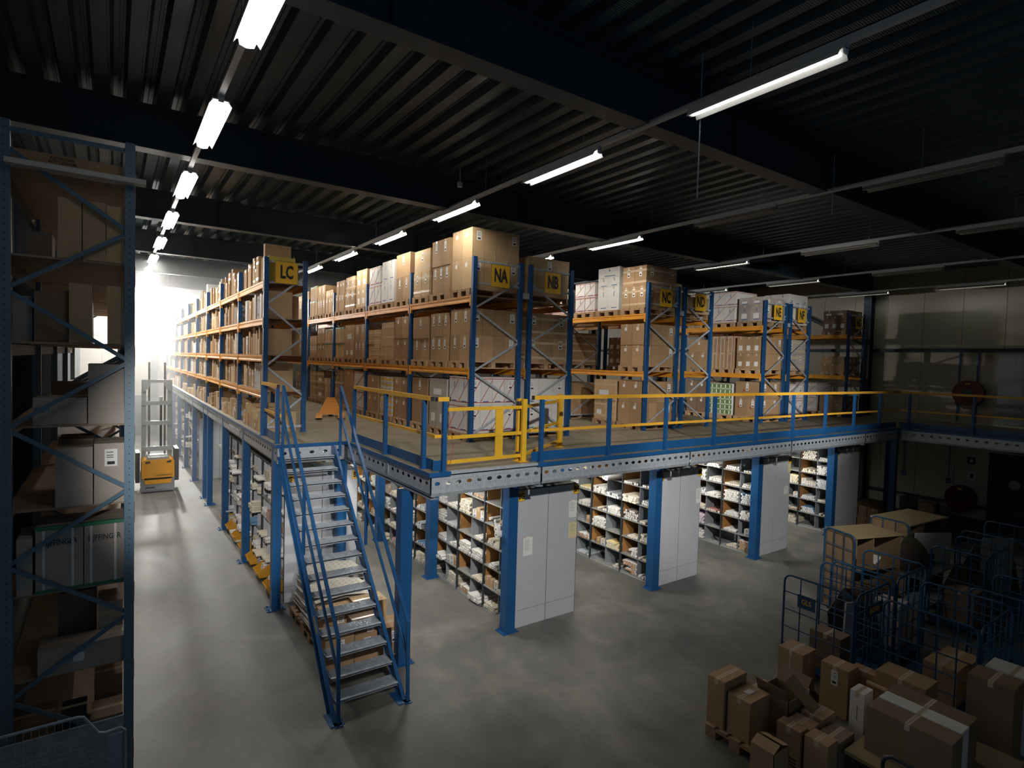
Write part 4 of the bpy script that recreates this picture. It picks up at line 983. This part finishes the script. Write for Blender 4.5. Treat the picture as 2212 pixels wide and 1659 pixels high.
def wsign(y, z, w, h, m, mk, lab):
    single('wall_sign', MB().box(XW-.008, y-w/2, z-h/2, XW-.002, y+w/2, z+h/2).box(XW-.012, y-w*.2, z-h*.25, XW-.008, y+w*.2, z+h*.2, 1), [m, mk], lab, 'sign')
wsign(5.5, 2.33, .36, .16, mat('exit_green', (.02, .14, .07), .5), PAPER, 'green emergency exit sign above the dark wall door')
wsign(6.63, 1.87, .22, .22, mat('sign_red', (.07, .015, .03), .5), PAPER, 'dark red fire hose symbol sign above the lower reel')
wsign(6.60, 1.38, .22, .32, PAPER, INK, 'white instruction sign with black symbol on the right wall')
wsign(7.37, 4.57, .2, .06, PAPER, BLUEINK, 'small white sign beside the upper hose reel')
for y, z0, z1 in ((8.54, 1.15, 2.4), (7.22, 1.12, 2.3)):
    o = single('wall_socket', MB().box(XW-.06, y-.07, z0-.09, XW-.002, y+.07, z0+.07).tube([(XW-.02, y, z0+.07), (XW-.02, y, z1)], .014, 6), [BLUED], 'grey socket box with cable conduit, %s one on the lower right wall' % ('left' if y > 8 else 'right'), 'socket')
put('white_carton', 22.2, 8.35, .001, .55, .45, .42, WH, '', 'white open carton on the floor against the right wall', 'boxes by the right wall')
put('cardboard_box', 22.25, 7.35, .001, .45, .45, .34, C, '', 'brown carton on the floor against the right wall', 'boxes by the right wall')
for i in range(3):
    for j in range(2):
        put('cardboard_carton', 18.45+j*.85+.1*i, 7.5+.3*i, .001+0*.3, .8, .28, .30, C, 'm' if i == 0 else '', 'long brown carton, %s row from the front, %s one, lower layer by block BN' % (ORD[i], ('left', 'right')[j]), 'long cartons by block BN')
    put('cardboard_carton', 18.5+.1*i, 7.5+.3*i, .303, .95, .28, .30, C, 'f', 'long brown carton, %s row from the front, upper layer by block BN' % ORD[i], 'long cartons by block BN')

# ------------------------------------------------------------------ dark goods area, lower right
def arch(m, p0, p1, zt, z0, r=.12, rad=.016):
    p0, p1 = Vector(p0), Vector(p1); d = (p1-p0).normalized(); P = [(*p0, z0), (*p0, zt-r)]
    for k in range(1, 6): a = k*math.pi/12; q = p0+d*r*(1-math.cos(a)); P.append((*q, zt-r+r*math.sin(a)))
    for k in range(5, 0, -1): a = k*math.pi/12; q = p1-d*r*(1-math.cos(a)); P.append((*q, zt-r+r*math.sin(a)))
    P += [(*p1, zt-r), (*p1, z0)]
    return m.tube(P, rad, 8)
def cage(x0, x1, y0, y1, zt, lab, signs=(), side=True):
    o = thing('roll_container', lab, 'roll cage', (x0, y0, .0), 0, 'blue roll containers')
    w, d = x1-x0, y1-y0
    for nm, a, b in (('end_frame', (0, d), (0, 0)), ('end_frame', (w, d), (w, 0)))+((('side_frame', (.03, -.02), (w-.03, -.02)),) if side else ()):
        f = part(nm, arch(MB(), a, b, zt, .16), CBLUE, o)
        A, B = Vector(a), Vector(b); L = (B-A).length; u = (B-A)/L; n = 4 if L < 1.05 else 5
        for k in range(1, n): q = A+u*L*k/n; link('bar', MB().tube([(*q, .16), (*q, zt-.01)], .010, 5).mesh('bar', CBLUE), f)
        for k in range(1, 5): z = .16+(zt-.16)*k/5; link('bar', MB().tube([(*A, z), (*B, z)], .010, 5).mesh('bar', CBLUE), f)
    part('base', MB().box(0, -.01, .13, w, d, .16), CBLUE, o)
    for x in (.07, w-.07):
        for y in (.06, d-.06): part('castor', MB().tube([(x-.02, y, .058), (x+.02, y, .058)], .056, 10), BLACK, o)
    for s_, where_ in signs:
        if where_ == 'x':
            pl = part('name_plate', MB().box(-.02, d*.52, zt-.44, -.012, d*.78, zt-.24), CBLUE, o); t_ = link('lettering', text(s_, .075, SIGNY, .8), pl, (-.022, d*.65, zt-.34)); t_.rotation_euler = (0, 0, -math.pi/2)
        else:
            pl = part('name_plate', MB().box(w*.25, -.045, zt-.38, w*.72, -.04, zt-.2), CBLUE, o); link('lettering', text(s_, .08, SIGNY, .75), pl, (w*.485, -.048, zt-.29))
    return o
cage(8.55, 9.65, 3.70, 4.72, 1.5, 'blue roll container with a GLS plate at its left end', (('GLS', 'x'), ('INTERN', 'y')))
cage(9.12, 10.45, 2.45, 3.55, 1.4, 'blue roll container right of the GLS one, holding brown cartons', ())
cage(9.85, 11.0, 3.70, 4.65, 1.5, 'blue roll container behind, holding dark panels and papers', ())
cage(12.4, 13.6, 3.3, 4.1, 1.5, 'blue roll container in the second row, near the work table', ())
cage(14.2, 15.6, 3.2, 4.2, 1.5, 'blue roll container farther back by the right wall', ())
cage(11.0, 12.1, 2.3, 3.1, 1.35, 'empty blue roll container at the right picture edge', ())
def cabinet(x, y, w, d, h, rz, lab, shelfy=True):
    o = thing('chipboard_cabinet', lab, 'cabinet', (x, y, 0), rz)
    part('top', MB().box(-.02, -.02, h-.03, w+.02, d+.02, h), DECK if False else mat('cab_top', (.30, .23, .12), .6), o)
    cm_ = mat('cab_side', (.24, .16, .09), .7)
    part('side_board', MB().box(0, 0, .12, .02, d, h-.03), cm_, o); part('side_board', MB().box(w-.02, 0, .12, w, d, h-.03), cm_, o)
    part('back_board', MB().box(0, d-.02, .12, w, d, h-.03), cm_, o); part('bottom_board', MB().box(0, 0, .10, w, d, .12), cm_, o)
    for z in (.5, .95): part('shelf', MB().box(.02, .02, z, w-.02, d-.02, z+.018), cm_, o)
    part('partition', MB().box(w*.4, .02, .95, w*.4+.018, d-.02, h-.03), cm_, o)
    f = part('tube_frame', arch(MB(), (-.03, d), (-.03, 0), h+.02, .1), CBLUE, o)
    for k in range(1, 3): link('bar', MB().tube([(-.03, d*k/3, .1), (-.03, d*k/3, h)], .008, 5).mesh('bar', CBLUE), f)
    for k in range(1, 6): link('bar', MB().tube([(-.03, 0, h*k/6), (-.03, d, h*k/6)], .008, 5).mesh('bar', CBLUE), f)
    for xx in (.08, w-.08):
        for yy in (.08, d-.08): part('castor', MB().tube([(xx-.02, yy, .05), (xx+.02, yy, .05)], .049, 10), BLACK, o)
    return o
cabinet(11.25, 4.89, 1.08, .68, 1.6, math.radians(-18), 'wheeled chipboard cabinet with pale top and blue tube end, nearest the shelving')
cabinet(13.2, 4.75, 1.45, .75, 1.6, math.radians(-6), 'larger wheeled chipboard cabinet behind the nearer one')
for i in range(5):
    x, y = 11.9+.1*i, 4.95+.02*i
    m = MB().tube([(0, 0, 0), (0, .5, 0)], .03, 10)
    single('paper_tube', m, PAPER, 'white paper tube on the shelf of the nearer cabinet, %s from the left' % ORD[i], 'tube', (x, y-.12, .999+(.03)), math.radians(-18), 'paper tubes in the cabinet')
def octo(x, y, z, s_, rz, mt, lab, tilt=.22):
    c = .3*s_; P = [(-s_/2, 0), (s_/2, 0), (s_/2, s_*.5), (s_/2-c, s_*.85), (-s_/2+c, s_*.85), (-s_/2, s_*.5)]
    o = single('cut_board', MB().prism(P, 'y', 0, .012), mt, lab, 'board', (x, y, z)); o.rotation_euler = (-tilt, 0, rz)
TW = mat('dark_board', (.06, .045, .04), .5); TG = mat('olive_board', (.05, .055, .03), .5)
def table(x, y, w, d, h, lab):
    o = thing('work_table', lab, 'table', (x, y, 0)); part('table_top', MB().box(0, 0, h-.03, w, d, h), GALVD, o)
    for xx in (.03, w-.03):
        for yy in (.03, d-.03): part('leg', MB().box(xx-.02, yy-.02, 0, xx+.02, yy+.02, h-.03), GALVD, o)
    part('lower_shelf', MB().box(.02, .02, .25, w-.02, d-.02, .27), GALVD, o)
table(10.4, 4.95, .85, .45, .85, 'grey work table between the roll containers and the nearer cabinet') if False else table(12.3, 4.15, 1.6, .5, .85, 'grey steel work table in front of the cabinets')
octo(12.55, 4.5, .853, .62, -.5, TW, 'dark cut corner board leaning on the table, left of three')
octo(12.85, 4.52, .853, .66, -.5, TG, 'olive cut corner board, middle of three on the table')
octo(13.15, 4.54, .853, .70, -.5, TG, 'large olive cut corner board, right of three on the table')
o = single('perforated_sheet', MB().box(0, 0, 0, .8, .012, .62), mat('perf_white', (.42, .41, .40), .7), 'white perforated sheet standing behind the cut corner boards', 'sheet', (13.1, 4.62, .86), -.5)
table(14.6, 2.4, 1.5, .7, .75, 'grey table by the right wall carrying a small printer')
pr_ = thing('printer', 'small grey desktop label printer on the table at the right', 'printer', (15.0, 2.6, .751))
part('body', rb(MB(), 0, 0, 0, .35, .3, .22, .03), GREY, pr_); part('lid', MB().box(.03, .02, .22, .32, .25, .235), DARKP, pr_); part('display', MB().box(.1, -.004, .12, .25, 0, .18), BLUEINK, pr_)
BG_ = 'cartons on the floor, lower right'
pallet(6.2, 3.55, .001, 'wooden pallet under the cartons at the lower right, corner showing', .03, 'pallets on the ground floor')
def fb(x0, y0, x1, y1, z0, h, mt, lab, st='', rz=0, nm='cardboard_box'): return put(nm, x0, y0, z0, x1-x0, y1-y0, h, mt, st, lab, BG_, rz)
fb(6.23, 4.14, 6.70, 4.38, .147, .60, C, 'brown carton with slanted taped top at the back pallet edge')
fb(6.25, 3.80, 6.66, 4.10, .147, .50, C, 'brown carton with a white label on top, front pallet edge')
single('top_label', MB().box(6.42, 3.92, .650, 6.54, 4.0, .652), PAPER, 'white address label on top of the front pallet edge carton', 'label')
o = fb(6.95, 4.05, 7.25, 4.35, .001, .45, CD, 'dark carton half hidden behind the pallet boxes')
# open carton with flaps
o = thing('open_carton', 'open dark carton with raised flaps between pallet and white carton', 'box', (6.74, 3.60, .147), 0, BG_)
m = MB().box(0, 0, 0, .42, .008, .46).box(0, .4, 0, .42, .408, .46).box(0, 0, 0, .008, .4, .46).box(.412, 0, 0, .42, .4, .46).box(0, 0, 0, .42, .4, .008); part('shell', m, CARDD, o)
for a, b in (((.0, .0, .46), (-.05, 0, .62)),): part('flap', MB().bar((0, .204, .46), (-.07, .204, .62), .40, .005), CARDD, o); part('flap', MB().bar((.42, .204, .46), (.55, .204, .60), .40, .005), CARDD, o); part('flap', MB().bar((.21, 0, .46), (.21, -.10, .60), .42, .005, up=(1, 0, 0)), CARDD, o)
fb(7.22, 3.72, 7.46, 4.08, .001, .50, WH, 'slim white carton standing behind the open carton', nm='white_carton')
o = fb(8.0, 4.1, 8.36, 4.46, .001, .62, C, 'tall brown carton tied with white string, by the roll container')
part('string', MB().box(.17, -.003, 0, .178, .363, .624).box(-.003, .18, 0, .363, .188, .625), STRAP, o)
fb(8.02, 3.50, 8.30, 3.86, .001, .66, C, 'brown carton with shipping label in front of the GLS container', 'l')
fb(8.34, 3.28, 8.52, 3.62, .001, .60, C, 'carton with printed tape right of the labelled one')
o = thing('open_carton', 'carton with half open top flaps at the bottom picture edge', 'box', (5.84, 3.25, .001), 0, BG_)
part('shell', MB().box(0, 0, 0, .30, .006, .5).box(0, .27, 0, .3, .276, .5).box(0, 0, 0, .006, .27, .5).box(.294, 0, 0, .3, .27, .5).box(0, 0, 0, .3, .27, .006), CARD, o)
part('flap', MB().bar((0, .138, .5), (.12, .138, .56), .27, .005), CARD, o); part('flap', MB().bar((.3, .138, .5), (.17, .138, .55), .27, .005), CARD, o)
fb(6.46, 3.30, 6.62, 3.58, .001, .50, C, 'narrow carton with two up arrows printed on its side', 'p')
fb(6.65, 3.29, 6.88, 3.56, .001, .47, C, 'carton with printed tape between the arrow carton and labelled one')
fb(6.92, 3.28, 7.23, 3.54, .001, .50, C, 'carton with an address label on its lid')
single('top_label', MB().box(6.98, 3.42, .502, 7.08, 3.50, .504), PAPER, 'white address label lying on the low carton lid', 'label')
fb(6.48, 3.0, 6.70, 3.26, .001, .50, C, 'carton seen from its side at the bottom edge')
fb(6.74, 3.0, 7.10, 3.25, .001, .44, CD, 'flat dark carton behind the bottom edge carton')
# low platform with large cartons
o = thing('platform_trolley', 'low wooden platform trolley with dark tube handle, bottom edge', 'trolley', (6.75, 1.75, 0))
part('deck_board', MB().box(0, 0, .36, 1.5, 1.2, .40), mat('cab_top', (.30, .23, .12), .6), o); part('tube_handle', arch(MB(), (-.03, 0), (-.03, .8), .62, .3, .12, .02), DARKP, o)
for x in (.1, 1.4):
    for y in (.1, 1.1): part('castor', MB().tube([(x-.03, y, .09), (x+.03, y, .09)], .088, 12), BLACK, o); part('castor_leg', MB().box(x-.03, y-.03, .17, x+.03, y+.03, .36), DARKP, o)
fb(6.97, 2.03, 7.26, 2.84, .401, .50, CD, 'long dark carton lying on the platform trolley, nearest one')
fb(7.28, 2.05, 7.50, 2.84, .401, .50, WH, 'long white carton on the platform trolley between two brown ones', nm='white_carton')
fb(7.53, 2.06, 7.80, 2.86, .401, .49, CD, 'long dark carton on the platform trolley behind the white one')
fb(7.26, 2.98, 7.48, 3.14, .001, .85, WH, 'tall narrow white carton with dark print near the trolley', 'b', nm='white_carton')
fb(8.12, 2.66, 8.50, 3.22, .001, .80, C, 'long pale brown carton with small label before the second container')
single('cardboard_tube', MB().tube([(8.09, 2.62, .60), (8.09, 3.3, .60)], .03, 10), C2 if False else CARD2, 'pale cardboard tube beside the long brown carton', 'tube')
fb(8.60, 1.95, 8.98, 2.40, .001, 1.0, CD, 'large dark carton with white note on top at the right edge')
fb(9.15, 1.85, 9.52, 2.38, .001, .95, WH, 'large white carton with dark lettering at the right edge', nm='white_carton')
fb(9.3, 2.7, 9.75, 3.1, .165, .5, C, 'brown carton inside the second roll container, left')
fb(9.8, 2.7, 10.2, 3.1, .165, .45, C, 'brown taped carton inside the second roll container, right')
fb(8.75, 3.95, 9.05, 4.4, .165, .55, CD, 'open dark carton inside the GLS roll container')
single('plastic_sleeve', MB().prism([(0, 0), (.28, 0), (.24, .95), (.04, .95)], 'y', 0, .03), mat('sleeve', (.33, .36, .38), .25), 'tall translucent plastic sleeve standing in the GLS roll container', 'sleeve', (9.15, 4.1, .165), -.3)

# more goods among the containers
octo(10.1, 4.25, .163, 1.05, -.5, TW, 'tall dark cut corner board standing in the rear roll container')
octo(13.0, 3.6, .163, 1.15, -.4, TG, 'tall olive cut corner board standing in the second row container')
octo(14.9, 3.8, .163, 1.2, -.5, TG, 'tall olive cut corner board standing in the farthest container')
fb(10.45, 3.85, 10.85, 4.25, .163, .7, CG, 'greyish carton standing upright in the rear roll container')
fb(12.5, 3.45, 12.9, 3.9, .163, .6, CD, 'dark carton in the second row container')
single('perforated_sheet', MB().box(0, 0, 0, .7, .012, 1.2), mat('perf_white', (.42, .41, .40), .7), 'tall white perforated sheet leaning in the farthest container', 'sheet', (14.4, 3.9, .165), -.5)
m = MB(); ww = random.Random(3)
for i in range(14):
    for j in range(9): m.v.append((i*.07, j*.07, .05+.05*math.sin(i*.9+j*.5)+ww.uniform(-.02, .03)))
for i in range(13):
    for j in range(8): m.f.append((i*9+j, (i+1)*9+j, (i+1)*9+j+1, i*9+j+1)); m.m.append(0)
o = single('wrapping_film', m, mat('sleeve', (.33, .36, .38), .25), 'crumpled translucent wrapping film thrown on the right hand table', 'film', (15.35, 2.45, .77))
